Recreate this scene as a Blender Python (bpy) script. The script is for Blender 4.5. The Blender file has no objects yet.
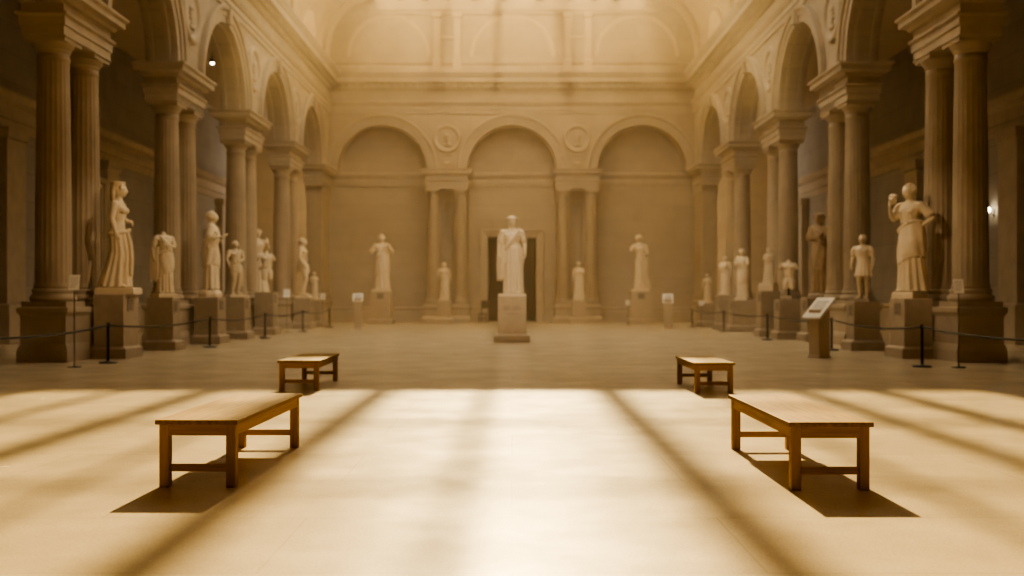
import bpy, bmesh, math, random
from math import sin, cos, pi, sqrt, radians
from mathutils import Vector, Matrix

random.seed(7)
SC = bpy.context.scene
COL = SC.collection

# ------------------------------------------------------------------ materials
def new_mat(name):
    m = bpy.data.materials.new(name); m.use_nodes = True
    nt = m.node_tree; nt.nodes.clear()
    out = nt.nodes.new('ShaderNodeOutputMaterial')
    return m, nt, out

def principled(name, col, rough=0.6, metal=0.0, var=0.12, scale=6.0, bump=0.0, spec=0.5, col2=None, dist=.02):
    m, nt, out = new_mat(name)
    b = nt.nodes.new('ShaderNodeBsdfPrincipled')
    nt.links.new(b.outputs[0], out.inputs[0])
    b.inputs['Roughness'].default_value = rough
    b.inputs['Metallic'].default_value = metal
    b.inputs['Specular IOR Level'].default_value = spec
    tc = nt.nodes.new('ShaderNodeTexCoord')
    n = nt.nodes.new('ShaderNodeTexNoise'); n.inputs['Scale'].default_value = scale
    n.inputs['Detail'].default_value = 6; n.inputs['Roughness'].default_value = .6
    nt.links.new(tc.outputs['Object'], n.inputs['Vector'])
    r = nt.nodes.new('ShaderNodeValToRGB')
    c2 = col2 or tuple(c * (1 - var * 2) for c in col)
    r.color_ramp.elements[0].position = .3; r.color_ramp.elements[0].color = (*c2, 1)
    r.color_ramp.elements[1].position = .7; r.color_ramp.elements[1].color = (*col, 1)
    nt.links.new(n.outputs['Fac'], r.inputs[0])
    nt.links.new(r.outputs[0], b.inputs['Base Color'])
    if bump:
        bp = nt.nodes.new('ShaderNodeBump'); bp.inputs['Strength'].default_value = bump
        bp.inputs['Distance'].default_value = dist
        nt.links.new(n.outputs['Fac'], bp.inputs['Height'])
        nt.links.new(bp.outputs[0], b.inputs['Normal'])
    return m

def ashlar(name, col, plane='YZ', bw=1.5, bh=.62, joint=.72):
    """stone wall with block joints; the plane the blocks lie in is YZ or XZ"""
    m, nt, out = new_mat(name)
    b = nt.nodes.new('ShaderNodeBsdfPrincipled'); nt.links.new(b.outputs[0], out.inputs[0])
    b.inputs['Roughness'].default_value = .75
    tc = nt.nodes.new('ShaderNodeTexCoord')
    sp = nt.nodes.new('ShaderNodeSeparateXYZ'); cb = nt.nodes.new('ShaderNodeCombineXYZ')
    nt.links.new(tc.outputs['Object'], sp.inputs[0])
    nt.links.new(sp.outputs['Y' if plane == 'YZ' else 'X'], cb.inputs[0]); nt.links.new(sp.outputs['Z'], cb.inputs[1])
    br = nt.nodes.new('ShaderNodeTexBrick')
    br.inputs['Scale'].default_value = 1; br.inputs['Brick Width'].default_value = bw
    br.inputs['Row Height'].default_value = bh; br.inputs['Mortar Size'].default_value = .014
    br.inputs['Mortar Smooth'].default_value = .6
    br.inputs['Color1'].default_value = (*col, 1)
    br.inputs['Color2'].default_value = (*[c * .9 for c in col], 1)
    br.inputs['Mortar'].default_value = (*[c * joint for c in col], 1)
    nt.links.new(cb.outputs[0], br.inputs['Vector'])
    n = nt.nodes.new('ShaderNodeTexNoise'); n.inputs['Scale'].default_value = 1.3; n.inputs['Detail'].default_value = 8
    nt.links.new(tc.outputs['Object'], n.inputs['Vector'])
    mr = nt.nodes.new('ShaderNodeMapRange'); mr.inputs['To Min'].default_value = .78; mr.inputs['To Max'].default_value = 1.12
    nt.links.new(n.outputs['Fac'], mr.inputs[0])
    mx = nt.nodes.new('ShaderNodeMix'); mx.data_type = 'RGBA'; mx.blend_type = 'MULTIPLY'; mx.inputs[0].default_value = 1
    nt.links.new(br.outputs['Color'], mx.inputs[6]); nt.links.new(mr.outputs[0], mx.inputs[7])
    nt.links.new(mx.outputs[2], b.inputs['Base Color'])
    bp = nt.nodes.new('ShaderNodeBump'); bp.inputs['Strength'].default_value = .25; bp.inputs['Distance'].default_value = .02
    nt.links.new(br.outputs['Fac'], bp.inputs['Height']); bp.invert = True
    nt.links.new(bp.outputs[0], b.inputs['Normal'])
    return m

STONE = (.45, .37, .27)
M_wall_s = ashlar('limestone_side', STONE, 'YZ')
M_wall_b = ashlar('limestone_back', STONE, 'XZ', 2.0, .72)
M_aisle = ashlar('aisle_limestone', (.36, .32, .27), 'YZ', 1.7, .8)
M_stone = principled('limestone_carved', (.46, .38, .28), .72, var=.08, scale=2.5, bump=.15)
M_column = principled('limestone_column', (.41, .325, .225), .68, var=.10, scale=1.6, bump=.12)
M_ceiling = principled('plaster_vault', (.55, .44, .30), .8, var=.06, scale=1.2)
M_ped = principled('pedestal_stone', (.40, .325, .24), .6, var=.09, scale=5, bump=.1)
M_pedlight = principled('pale_pedestal_stone', (.50, .40, .28), .6, var=.08, scale=5, bump=.1)
M_marble = principled('white_marble', (.76, .635, .46), .48, var=.05, scale=5, bump=.06)
M_marble2 = principled('aged_marble', (.62, .50, .35), .55, var=.09, scale=5, bump=.08)
M_marble_shade = principled('shaded_marble', (.42, .30, .18), .55, var=.12, scale=5, bump=.08)  # marble darkened to brown: the shade on one statue put into its colour
M_black = principled('black_metal', (.018, .016, .015), .42, metal=.3, var=.1)
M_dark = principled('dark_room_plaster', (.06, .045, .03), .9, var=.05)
M_darkwood = principled('dark_wood', (.05, .03, .018), .5, var=.15)
M_paper = principled('white_card', (.93, .88, .80), .6, var=.02)
M_ink = principled('printed_ink', (.12, .10, .08), .7, var=.02)
M_plaque = principled('grey_plaque', (.27, .22, .165), .5, var=.05)
M_lectern = principled('lectern_panel', (.52, .42, .30), .5, var=.03)
M_metal = principled('skylight_metal', (.16, .13, .10), .5, metal=.2, var=.05)

def wood_mat(name, c1, c2, axis='Y'):
    m, nt, out = new_mat(name)
    b = nt.nodes.new('ShaderNodeBsdfPrincipled'); nt.links.new(b.outputs[0], out.inputs[0])
    b.inputs['Roughness'].default_value = .6
    b.inputs['Specular IOR Level'].default_value = .08
    tc = nt.nodes.new('ShaderNodeTexCoord'); mp = nt.nodes.new('ShaderNodeMapping')
    mp.inputs['Scale'].default_value = {'Y': (22, 1.4, 22), 'X': (1.4, 22, 22), 'Z': (22, 22, 1.4)}[axis]
    nt.links.new(tc.outputs['Object'], mp.inputs[0])
    n = nt.nodes.new('ShaderNodeTexNoise'); n.inputs['Scale'].default_value = 1.6; n.inputs['Detail'].default_value = 7
    n.inputs['Distortion'].default_value = .6
    nt.links.new(mp.outputs[0], n.inputs['Vector'])
    r = nt.nodes.new('ShaderNodeValToRGB')
    r.color_ramp.elements[0].position = .32; r.color_ramp.elements[0].color = (*c2, 1)
    r.color_ramp.elements[1].position = .68; r.color_ramp.elements[1].color = (*c1, 1)
    nt.links.new(n.outputs['Fac'], r.inputs[0]); nt.links.new(r.outputs[0], b.inputs['Base Color'])
    bp = nt.nodes.new('ShaderNodeBump'); bp.inputs['Strength'].default_value = .12; bp.inputs['Distance'].default_value = .004
    nt.links.new(n.outputs['Fac'], bp.inputs['Height']); nt.links.new(bp.outputs[0], b.inputs['Normal'])
    return m
M_oak = wood_mat('honey_oak', (.285, .160, .017), (.165, .088, .009), 'Y')
M_oakleg = wood_mat('honey_oak_leg', (.41, .25, .072), (.27, .155, .038), 'Z')
M_oakrail = wood_mat('honey_oak_rail', (.42, .25, .072), (.28, .158, .038), 'Y')
M_oakend = wood_mat('honey_oak_end', (.42, .25, .072), (.28, .158, .038), 'X')

def floor_mat():
    m, nt, out = new_mat('polished_stone_floor')
    b = nt.nodes.new('ShaderNodeBsdfPrincipled'); nt.links.new(b.outputs[0], out.inputs[0])
    tc = nt.nodes.new('ShaderNodeTexCoord')
    br = nt.nodes.new('ShaderNodeTexBrick'); br.inputs['Scale'].default_value = 1
    br.inputs['Brick Width'].default_value = 2.4; br.inputs['Row Height'].default_value = 1.2
    br.inputs['Mortar Size'].default_value = .006; br.inputs['Mortar Smooth'].default_value = .3
    base = (.59, .495, .35)
    br.inputs['Color1'].default_value = (*base, 1); br.inputs['Color2'].default_value = (*[c * .93 for c in base], 1)
    br.inputs['Mortar'].default_value = (*[c * .8 for c in base], 1)
    nt.links.new(tc.outputs['Object'], br.inputs['Vector'])
    n = nt.nodes.new('ShaderNodeTexNoise'); n.inputs['Scale'].default_value = 1.1; n.inputs['Detail'].default_value = 9; n.inputs['Roughness'].default_value = .68
    nt.links.new(tc.outputs['Object'], n.inputs['Vector'])
    n2 = nt.nodes.new('ShaderNodeTexNoise'); n2.inputs['Scale'].default_value = 60; n2.inputs['Detail'].default_value = 4
    nt.links.new(tc.outputs['Object'], n2.inputs['Vector'])
    mr = nt.nodes.new('ShaderNodeMapRange'); mr.inputs['From Min'].default_value = .3; mr.inputs['From Max'].default_value = .7
    mr.inputs['To Min'].default_value = .86; mr.inputs['To Max'].default_value = 1.08
    nt.links.new(n.outputs['Fac'], mr.inputs[0])
    mr2 = nt.nodes.new('ShaderNodeMapRange'); mr2.inputs['From Min'].default_value = .3; mr2.inputs['From Max'].default_value = .7
    mr2.inputs['To Min'].default_value = .88; mr2.inputs['To Max'].default_value = 1.08
    nt.links.new(n2.outputs['Fac'], mr2.inputs[0])
    mu = nt.nodes.new('ShaderNodeMath'); mu.operation = 'MULTIPLY'
    nt.links.new(mr.outputs[0], mu.inputs[0]); nt.links.new(mr2.outputs[0], mu.inputs[1])
    mx = nt.nodes.new('ShaderNodeMix'); mx.data_type = 'RGBA'; mx.blend_type = 'MULTIPLY'; mx.inputs[0].default_value = 1
    nt.links.new(br.outputs['Color'], mx.inputs[6]); nt.links.new(mu.outputs[0], mx.inputs[7])
    nt.links.new(mx.outputs[2], b.inputs['Base Color'])
    rr = nt.nodes.new('ShaderNodeMapRange'); rr.inputs['To Min'].default_value = .17; rr.inputs['To Max'].default_value = .32
    nt.links.new(n.outputs['Fac'], rr.inputs[0]); nt.links.new(rr.outputs[0], b.inputs['Roughness'])
    b.inputs['Specular IOR Level'].default_value = .5
    bp = nt.nodes.new('ShaderNodeBump'); bp.inputs['Strength'].default_value = .03; bp.inputs['Distance'].default_value = .003
    nt.links.new(n2.outputs['Fac'], bp.inputs['Height']); nt.links.new(bp.outputs[0], b.inputs['Normal'])
    return m
M_floor = floor_mat()

def clear_glass():
    m, nt, out = new_mat('clear_skylight_glass')
    t = nt.nodes.new('ShaderNodeBsdfTransparent'); t.inputs[0].default_value = (.97, .95, .90, 1)
    g = nt.nodes.new('ShaderNodeBsdfGlossy'); g.inputs['Roughness'].default_value = .05
    x = nt.nodes.new('ShaderNodeMixShader'); x.inputs[0].default_value = .04
    nt.links.new(t.outputs[0], x.inputs[1]); nt.links.new(g.outputs[0], x.inputs[2]); nt.links.new(x.outputs[0], out.inputs[0])
    return m
def frosted_glass():
    m, nt, out = new_mat('frosted_skylight_glass')
    t = nt.nodes.new('ShaderNodeBsdfTranslucent'); t.inputs[0].default_value = (.95, .84, .62, 1)
    d = nt.nodes.new('ShaderNodeBsdfDiffuse'); d.inputs[0].default_value = (.75, .66, .52, 1)
    x = nt.nodes.new('ShaderNodeMixShader'); x.inputs[0].default_value = .9
    nt.links.new(d.outputs[0], x.inputs[1]); nt.links.new(t.outputs[0], x.inputs[2]); nt.links.new(x.outputs[0], out.inputs[0])
    return m
M_glass = clear_glass(); M_frost = frosted_glass()

def lamp_mat(name, col, s):
    m, nt, out = new_mat(name)
    e = nt.nodes.new('ShaderNodeEmission'); e.inputs[0].default_value = (*col, 1); e.inputs[1].default_value = s
    nt.links.new(e.outputs[0], out.inputs[0]); return m
M_bulb = lamp_mat('lamp_bulb', (1, .86, .6), 40)

# ------------------------------------------------------------------ mesh helpers
US = 1.064   # size of the building's module; furniture and statues are in plain metres
def link(name, bm, mat, parent=None, smooth=False, loc=None):
    if US != 1: bmesh.ops.scale(bm, vec=(US, US, US), verts=bm.verts[:])
    me = bpy.data.meshes.new(name)
    bmesh.ops.recalc_face_normals(bm, faces=bm.faces[:])
    bm.to_mesh(me); bm.free()
    if mat: me.materials.append(mat)
    if smooth:
        for p in me.polygons: p.use_smooth = True
    o = bpy.data.objects.new(name, me); COL.objects.link(o)
    if parent: o.parent = parent
    if loc: o.location = loc
    return o

def tag(o, label=None, cat=None, group=None, kind=None):
    if label: o['label'] = label
    if cat: o['category'] = cat
    if group: o['group'] = group
    if kind: o['kind'] = kind
    return o

def thing(name, label, cat, loc=(0, 0, 0), rot=0, group=None):
    o = bpy.data.objects.new(name, None); COL.objects.link(o)
    o.location = loc; o.rotation_euler = (0, 0, rot); o.empty_display_size = .2
    tag(o, label, cat, group, 'thing'); return o

def copy_tree(o, parent=None):
    c = o.copy(); COL.objects.link(c)
    if parent: c.parent = parent
    for ch in [x for x in bpy.data.objects if x.parent == o]: copy_tree(ch, c)
    return c

def box(bm, x0, x1, y0, y1, z0, z1, bev=0):
    vs = [bm.verts.new((x, y, z)) for x in (x0, x1) for y in (y0, y1) for z in (z0, z1)]
    f = [(0, 1, 3, 2), (4, 6, 7, 5), (0, 4, 5, 1), (2, 3, 7, 6), (0, 2, 6, 4), (1, 5, 7, 3)]
    fs = [bm.faces.new([vs[i] for i in q]) for q in f]
    if bev:
        es = list({e for q in fs for e in q.edges})
        bmesh.ops.bevel(bm, geom=es, offset=bev, segments=2, affect='EDGES', profile=.5)

def boxobj(name, ext, mat, parent=None, bev=0):
    bm = bmesh.new(); box(bm, *ext, bev); return link(name, bm, mat, parent)

def loft(bm, rings, cap=True, close=True):
    vr = [[bm.verts.new(p) for p in r] for r in rings]
    n = len(vr[0])
    for a, b in zip(vr, vr[1:]):
        for i in range(n if close else n - 1):
            j = (i + 1) % n
            bm.faces.new((a[i], a[j], b[j], b[i]))
    if cap and close:
        bm.faces.new(list(reversed(vr[0]))); bm.faces.new(vr[-1])

def lathe(bm, prof, seg=32, c=(0, 0)):
    loft(bm, [[(c[0] + r * cos(2 * pi * i / seg), c[1] + r * sin(2 * pi * i / seg), z) for i in range(seg)] for r, z in prof])

def rect_loft(bm, cx, cy, hx, hy, prof):
    """stack of rectangles: prof = [(offset outward, z)]"""
    loft(bm, [[(cx - hx - o, cy - hy - o, z), (cx + hx + o, cy - hy - o, z), (cx + hx + o, cy + hy + o, z), (cx - hx - o, cy + hy + o, z)] for o, z in prof])

def prism(bm, prof, axis, a, b):
    """extrude a closed 2-D profile along X or Y.  prof pts are (p, z): p is the other horizontal axis"""
    if axis == 'Y': r = [[(p, t, z) for p, z in prof] for t in (a, b)]
    else: r = [[(t, p, z) for p, z in prof] for t in (a, b)]
    loft(bm, r)

# ------------------------------------------------------------------ hall dimensions (metres)
FX = 8.27          # hall-side face of the arcades
TH = .75           # arcade thickness
YB = 46.5          # face of the end wall
YR = 47.4          # face of its arched recesses
YN = -12.0         # near end of the hall, behind the viewer
IMP = 6.95         # top of impost blocks / springing of arches
BLK = 6.05         # underside of impost blocks
ARC = 9.5          # underside of the architrave
COR = 11.33        # top of the cornice
CEIL = 14.6
PAIRS = [19.95, 26.3, 32.7, 39.1]
BAYS = [16.75, 23.1, 29.5, 35.9, 42.3]
R_S = 2.1
HP = 1.1           # half length of a column-pair block
SKX, SKY0, SKY1 = 6.5, 19.0, 38.75
AX = 13.0          # aisle outer wall
AZ = 9.4           # aisle ceiling

# floor
boxobj('floor', (-AX - .4, AX + .4, YN, YR + 3, -.2, 0), M_floor)['kind'] = 'structure'

def arch_cells(bm, cells, z0, ztop, f0, f1, put, n=24):
    """wall strip between z0 and ztop with round-headed openings springing at z0.
    cells = [(a, b, centre, r)] ; a..b is the run of wall carried by each cell ; put(t, f, z) -> point"""
    def quad(p):
        bm.faces.new([bm.verts.new(q) for q in p])
    for a, b, c, r in cells:
        if r == 0:
            for f in (f0, f1): quad([put(a, f, z0), put(b, f, z0), put(b, f, ztop), put(a, f, ztop)])
            quad([put(a, f0, z0), put(b, f0, z0), put(b, f1, z0), put(a, f1, z0)])
            quad([put(a, f0, ztop), put(b, f0, ztop), put(b, f1, ztop), put(a, f1, ztop)]); continue
        for f in (f0, f1):
            if c - r > a: quad([put(a, f, z0), put(c - r, f, z0), put(c - r, f, ztop), put(a, f, ztop)])
            if b > c + r: quad([put(c + r, f, z0), put(b, f, z0), put(b, f, ztop), put(c + r, f, ztop)])
            for i in range(n):
                t0, t1 = pi * i / n, pi * (i + 1) / n
                x0, x1 = c - r * cos(t0), c - r * cos(t1); q0, q1 = z0 + r * sin(t0), z0 + r * sin(t1)
                quad([put(x0, f, q0), put(x1, f, q1), put(x1, f, ztop), put(x0, f, ztop)])
        for i in range(n):
            t0, t1 = pi * i / n, pi * (i + 1) / n
            x0, x1 = c - r * cos(t0), c - r * cos(t1); q0, q1 = z0 + r * sin(t0), z0 + r * sin(t1)
            quad([put(x0, f0, q0), put(x1, f0, q1), put(x1, f1, q1), put(x0, f1, q0)])
        quad([put(a, f0, ztop), put(b, f0, ztop), put(b, f1, ztop), put(a, f1, ztop)])
        if c - r > a: quad([put(a, f0, z0), put(c - r, f0, z0), put(c - r, f1, z0), put(a, f1, z0)])
        if b > c + r: quad([put(c + r, f0, z0), put(b, f0, z0), put(b, f1, z0), put(c + r, f1, z0)])

ARCHIV = [(0, 0), (0, .06), (.19, .06), (.19, .10), (.34, .10), (.36, .16), (.46, .18), (.48, .14), (.48, 0)]
def archivolt(bm, c, r, z0, put, prof=ARCHIV, n=32, t0=0., t1=pi):
    """half-ring moulding: prof = (beyond the arch radius, out from the wall)"""
    rings = []
    for i in range(n + 1):
        t = t0 + (t1 - t0) * i / n
        rings.append([put(c - (r + dr) * cos(t), p, z0 + (r + dr) * sin(t)) for dr, p in prof])
    loft(bm, rings)

def ring_disc(bm, c, zc, r, put):
    """round medallion with a raised rim"""
    prof = [(0.001, .03), (r * .70, .03), (r * .76, .07), (r * .84, .10), (r * .95, .10), (r, .05), (r, 0)]
    seg = 36
    loft(bm, [[put(c + q * cos(2 * pi * i / seg), p, zc + q * sin(2 * pi * i / seg)) for i in range(seg)] for q, p in prof])
def relief_head(bm, c, zc, s, put):
    """low-relief profile head on a medallion"""
    for (dx, dz, rx, rz, h) in ((0, .05, .26, .32, .10), (.02, .20, .28, .20, .12), (-.22, .02, .07, .07, .07), (.08, -.34, .15, .2, .08), (.1, -.5, .34, .12, .08), (-.14, -.15, .13, .1, .08)):
        seg = 16
        rings = []
        for k in range(6):
            a = pi / 2 * k / 5
            q = max(cos(a), .01)
            rings.append([put(c + s * (dx + rx * q * cos(2 * pi * i / seg)), .03 + h * sin(a) * s * 1.2, zc + s * (dz + rz * q * sin(2 * pi * i / seg))) for i in range(seg)])
        loft(bm, rings)

# ---- entablature profile: (out from wall, z)
ENT_ARCH = [(-.1, ARC), (.05, ARC), (.05, ARC + .16), (.085, ARC + .17), (.085, ARC + .34), (.12, ARC + .36), (.17, ARC + .46), (.19, ARC + .5), (.19, ARC + .53), (-.1, ARC + .55)]
ENT_COR = [(-.1, 10.52), (.06, 10.52), (.10, 10.60), (.12, 10.64), (.12, 10.82), (.30, 10.84), (.42, 10.86), (.42, 11.06), (.46, 11.10), (.52, 11.22), (.55, 11.26), (.55, 11.33), (-.1, 11.36)]

def side_structure(s, side):
    """one arcade: s = -1 left, +1 right"""
    put = lambda t, f, z: (s * (FX + f), t, z)
    out = lambda t, p, z: (s * (FX - p), t, z)
    bm = bmesh.new()
    cells = []
    for c in BAYS: cells.append((c - 3.2, c + 3.2, c, R_S))
    cells[0] = (14.65, BAYS[0] + 3.2 - .0, BAYS[0], R_S)
    cells[-1] = (cells[-1][0], YB + .9, BAYS[-1], R_S)
    # keep the runs joined
    fixed = []
    for i, (a, b, c, r) in enumerate(cells):
        a = 14.65 if i == 0 else PAIRS[i - 1]
        b = YB + .9 if i == len(cells) - 1 else PAIRS[i]
        fixed.append((a, b, c, r))
    arch_cells(bm, fixed, IMP, COR, 0, TH, put)
    # solid wall beside and behind the viewer
    x0, x1 = sorted((s * FX, s * (FX + TH)))
    box(bm, x0, x1, YN, 14.65, 0, COR)
    wall = link('wall_' + side, bm, M_wall_s); wall['kind'] = 'structure'
    for c in BAYS:
        b2 = bmesh.new(); archivolt(b2, c, R_S, IMP, out); link('archivolt', b2, M_stone, wall)
        b2 = bmesh.new()      # recessed soffit panels' ribs inside the arch
        for f in (.12, TH - .22):
            archivolt(b2, c, R_S, IMP, lambda t, p, z, f=f: (s * (FX + f + p), t, z), [(-.05, 0), (-.05, .1), (.0, .1), (.0, 0)], 24)
        link('soffit_rib', b2, M_stone, wall)
        b2 = bmesh.new()      # keystone
        box(b2, *sorted((s * (FX - .20), s * (FX + .05))), c - .11, c + .11, IMP + R_S - .03, ARC, .02)
        link('keystone', b2, M_stone, wall)
    for c in PAIRS:
        b2 = bmesh.new(); ring_disc(b2, c, 8.45, .72, out); md = link('medallion', b2, M_stone, wall)
        b2 = bmesh.new(); relief_head(b2, c, 8.45, .62, out); link('relief_head', b2, M_stone, md, True)
    b2 = bmesh.new(); prism(b2, [(s * (FX - p), z) for p, z in ENT_ARCH], 'Y', YN, YB); link('architrave', b2, M_stone, wall)
    b2 = bmesh.new(); prism(b2, [(s * (FX - p), z) for p, z in ENT_COR], 'Y', YN, YB); link('cornice', b2, M_stone, wall)
    b2 = bmesh.new()
    y = 14.0
    while y < YB - .1:
        box(b2, *sorted((s * (FX - .12), s * (FX - .26))), y, y + .13, 10.66, 10.83); y += .26
    link('dentil_course', b2, M_stone, wall)
    # impost blocks with their mouldings, and the pedestals below the pairs
    IMPP = [(-.05, BLK), (0, BLK), (0, BLK + .16), (.03, BLK + .17), (.03, BLK + .32), (.08, BLK + .36), (.08, BLK + .40), (0, BLK + .42), (0, BLK + .58),
            (.06, BLK + .60), (.10, BLK + .66), (.22, BLK + .70), (.22, BLK + .80), (.28, BLK + .86), (.28, BLK + .9), (0, IMP + .02)]
    PEDP = [(.05, 0), (.05, .2), (.04, .24), (.02, .30), (0, .34), (0, .84), (.02, .88), (.05, .92), (.05, 1.0), (0, 1.02)]
    for c in PAIRS + [45.6]:
        h = HP if c < 45 else 1.15
        b2 = bmesh.new(); rect_loft(b2, s * (FX + TH / 2), c, TH / 2 + .02, h, IMPP); link('impost_block', b2, M_stone, wall)
        b2 = bmesh.new(); rect_loft(b2, s * (FX + TH / 2), c, .42, h - .02, PEDP); link('column_pedestal', b2, M_stone, wall)
    # corner pier at the far end
    b2 = bmesh.new(); rect_loft(b2, s * (FX + TH / 2), 45.7, TH / 2 - .04, 1.0, [(.03, 1.0), (.03, 1.3), (0, 1.34), (0, BLK - .3), (.03, BLK - .28), (.04, BLK)])
    link('corner_pier', b2, M_column, wall)
    # near pier under the first arch: moulded impost
    b2 = bmesh.new(); rect_loft(b2, s * (FX + TH / 2), 13.6, TH / 2 + .02, 1.06, IMPP); link('impost_block', b2, M_stone, wall)

    # ---- aisle behind the arcade
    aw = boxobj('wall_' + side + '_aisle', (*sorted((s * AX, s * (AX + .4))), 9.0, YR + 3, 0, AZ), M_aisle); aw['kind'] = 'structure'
    b2 = bmesh.new(); prism(b2, [(s * (AX - p), z) for p, z in [(-.1, 5.5), (.05, 5.5), (.05, 5.75), (.1, 5.78), (.1, 6.1), (.3, 6.2), (.35, 6.35), (.35, 6.42), (-.1, 6.45)]], 'Y', 9, YR + 3)
    link('aisle_cornice', b2, M_stone, aw)
    b2 = bmesh.new(); prism(b2, [(s * (AX - p), z) for p, z in [(-.1, 0), (.12, 0), (.12, .75), (.08, .8), (.14, .86), (.14, .95), (-.1, 1.0)]], 'Y', 9, YR + 3)
    link('aisle_dado', b2, M_stone, aw)
    for c in PAIRS + [13.55, 45.5]:
        b2 = bmesh.new(); rect_loft(b2, s * (AX - .12), c, .16, .5, [(.1, 0), (.1, 1.0), (0, 1.04), (0, 5.2), (.05, 5.25), (.08, 5.5)])
        link('aisle_pilaster', b2, M_stone, aw)
    cl = boxobj('ceiling_' + side + '_aisle', (*sorted((s * (FX + .1), s * (AX + .4))), 9.0, YR + 3, AZ, AZ + .2), M_ceiling); cl['kind'] = 'structure'
    boxobj('wall_' + side + '_aisle_end', (*sorted((s * FX, s * (AX + .4))), YR + 2.6, YR + 3, 0, AZ), M_wall_b)['kind'] = 'structure'
    boxobj('wall_' + side + '_aisle_near', (*sorted((s * (FX + .7), s * (AX + .4))), 8.6, 9.0, 0, AZ), M_wall_b)['kind'] = 'structure'
    # attic slab over the aisle so that no sky leaks in
    return wall

WL = side_structure(-1, 'left'); WR = side_structure(1, 'right')

# doorway in the right aisle (dark opening with a moulded frame)
def doorway(name, plane, c, w, h, face, s):
    """dark doorway: plane 'X' lies on a wall facing the hall at x=face, 'Y' at y=face"""
    bm = bmesh.new()
    P = (lambda t, p, z: (face - s * p, t, z)) if plane == 'X' else (lambda t, p, z: (t, face - p, z))
    prof = [(-.02, 0), (.0, .12), (.12, .12), (.14, .16), (.26, .18), (.30, .14), (.32, 0)]
    pts = []
    pathr = [(c - w / 2, 0, -1, 0), (c - w / 2, h, -1, 1), (c + w / 2, h, 1, 1), (c + w / 2, 0, 1, 0)]
    loft(bm, [[P(t + dt * d, p, z + dz * d) for d, p in prof] for t, z, dt, dz in pathr], cap=True)
    fr = link(name, bm, M_stone); fr['kind'] = 'structure'
    bm = bmesh.new()
    q = [P(c - w / 2, .015, 0), P(c + w / 2, .015, 0), P(c + w / 2, .015, h), P(c - w / 2, .015, h)]
    q2 = [P(c - w / 2, .006, 0), P(c + w / 2, .006, 0), P(c + w / 2, .006, h), P(c - w / 2, .006, h)]
    loft(bm, [q2, q]); dr = link('door_leaf', bm, M_darkwood, fr)
    bm = bmesh.new()
    for k in (-1, 1):
        for z0, z1 in ((.25, h * .42), (h * .47, h - .25)):
            for a in (0,):
                x0, x1 = (c - w / 2 + .15, c - .1) if k < 0 else (c + .1, c + w / 2 - .15)
                loft(bm, [[P(x0, .015, z0), P(x1, .015, z0), P(x1, .015, z1), P(x0, .015, z1)], [P(x0 + .05, .035, z0 + .05), P(x1 - .05, .035, z0 + .05), P(x1 - .05, .035, z1 - .05), P(x0 + .05, .035, z1 - .05)]])
    link('door_panel', bm, M_darkwood, dr)
    return fr
doorway('door_2', 'X', 39.6, 2.9, 4.8, AX - .1, 1)
doorway('door_3', 'X', 30.6, 2.6, 4.6, -AX + .1, -1)

# ---- end wall
putb = lambda t, f, z: (t, YB + f, z)
outb = lambda t, p, z: (t, YB - p, z)
RB = 2.04
bm = bmesh.new()
cb = [-5.9, 0, 5.9]
arch_cells(bm, [(-FX - .8, -2.95, -5.9, RB), (-2.95, 2.95, 0, RB), (2.95, FX + .8, 5.9, RB)], IMP, COR, 0, .9, putb, 28)
box(bm, -FX - .8, FX + .8, YB, YB + .9, COR, CEIL + .3)
WB = link('wall_back', bm, M_wall_b); WB['kind'] = 'structure'
bm = bmesh.new()
DW, DH = 1.12, 3.95
for a, b, z0, z1 in ((-FX - .8, -DW, 0, IMP + 2.4), (DW, FX + .8, 0, IMP + 2.4), (-DW, DW, DH, IMP + 2.4)):
    box(bm, a, b, YR, YR + .35, z0, z1)
link('wall_back_recess', bm, M_wall_b)['kind'] = 'structure'
# piers between the recesses with a small round-headed niche in each
for sx in (-1, 1):
    c = sx * 2.95
    bm = bmesh.new()
    yf = YB + .35
    put = lambda t, f, z: (t, yf + f, z)
    arch_cells(bm, [(c - .92, c + .92, c, .29)], 5.3, BLK + .2, 0, .1, put, 16)
    box(bm, c - .92, c - .29, yf, yf + .1, 0, 5.3); box(bm, c + .29, c + .92, yf, yf + .1, 0, 5.3); box(bm, c - .29, c + .29, yf, yf + .1, 0, 1.0)
    for e in (-.92, .92):
        x0, x1 = sorted((c + e, c + e * .97)); box(bm, x0, x1, yf, YR, 0, BLK + .2)
    pier = link('niche_pier', bm, M_wall_b, WB)
    bm = bmesh.new()
    rings = []
    for z in (1.0, 3.0, 5.3): rings.append([(c - .29 * cos(pi * i / 12), yf + .05 + .29 * sin(pi * i / 12), z) for i in range(13)])
    for k in range(1, 7):
        a = pi / 2 * k / 6; q = max(cos(a), .02)
        rings.append([(c - .29 * q * cos(pi * i / 12), yf + .05 + .29 * q * sin(pi * i / 12), 5.3 + .29 * sin(a)) for i in range(13)])
    loft(bm, rings, False, False); link('niche', bm, M_stone, pier, True)
for c in cb:
    bm = bmesh.new(); archivolt(bm, c, RB, IMP, outb); link('archivolt', bm, M_stone, WB)
for c in (-2.95, 2.95):
    bm = bmesh.new(); ring_disc(bm, c, 8.36, .64, outb); md = link('medallion', bm, M_stone, WB)
    bm = bmesh.new(); relief_head(bm, c, 8.36, .60, outb); link('relief_head', bm, M_stone, md, True)
    bm = bmesh.new(); rect_loft(bm, c, YB - .05, .22, .06, [(-.16, 7.2), (-.06, 7.3), (-.04, 7.55), (0, 7.6), (0, 7.66), (-.04, 7.68)]); link('bracket', bm, M_stone, WB)
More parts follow.
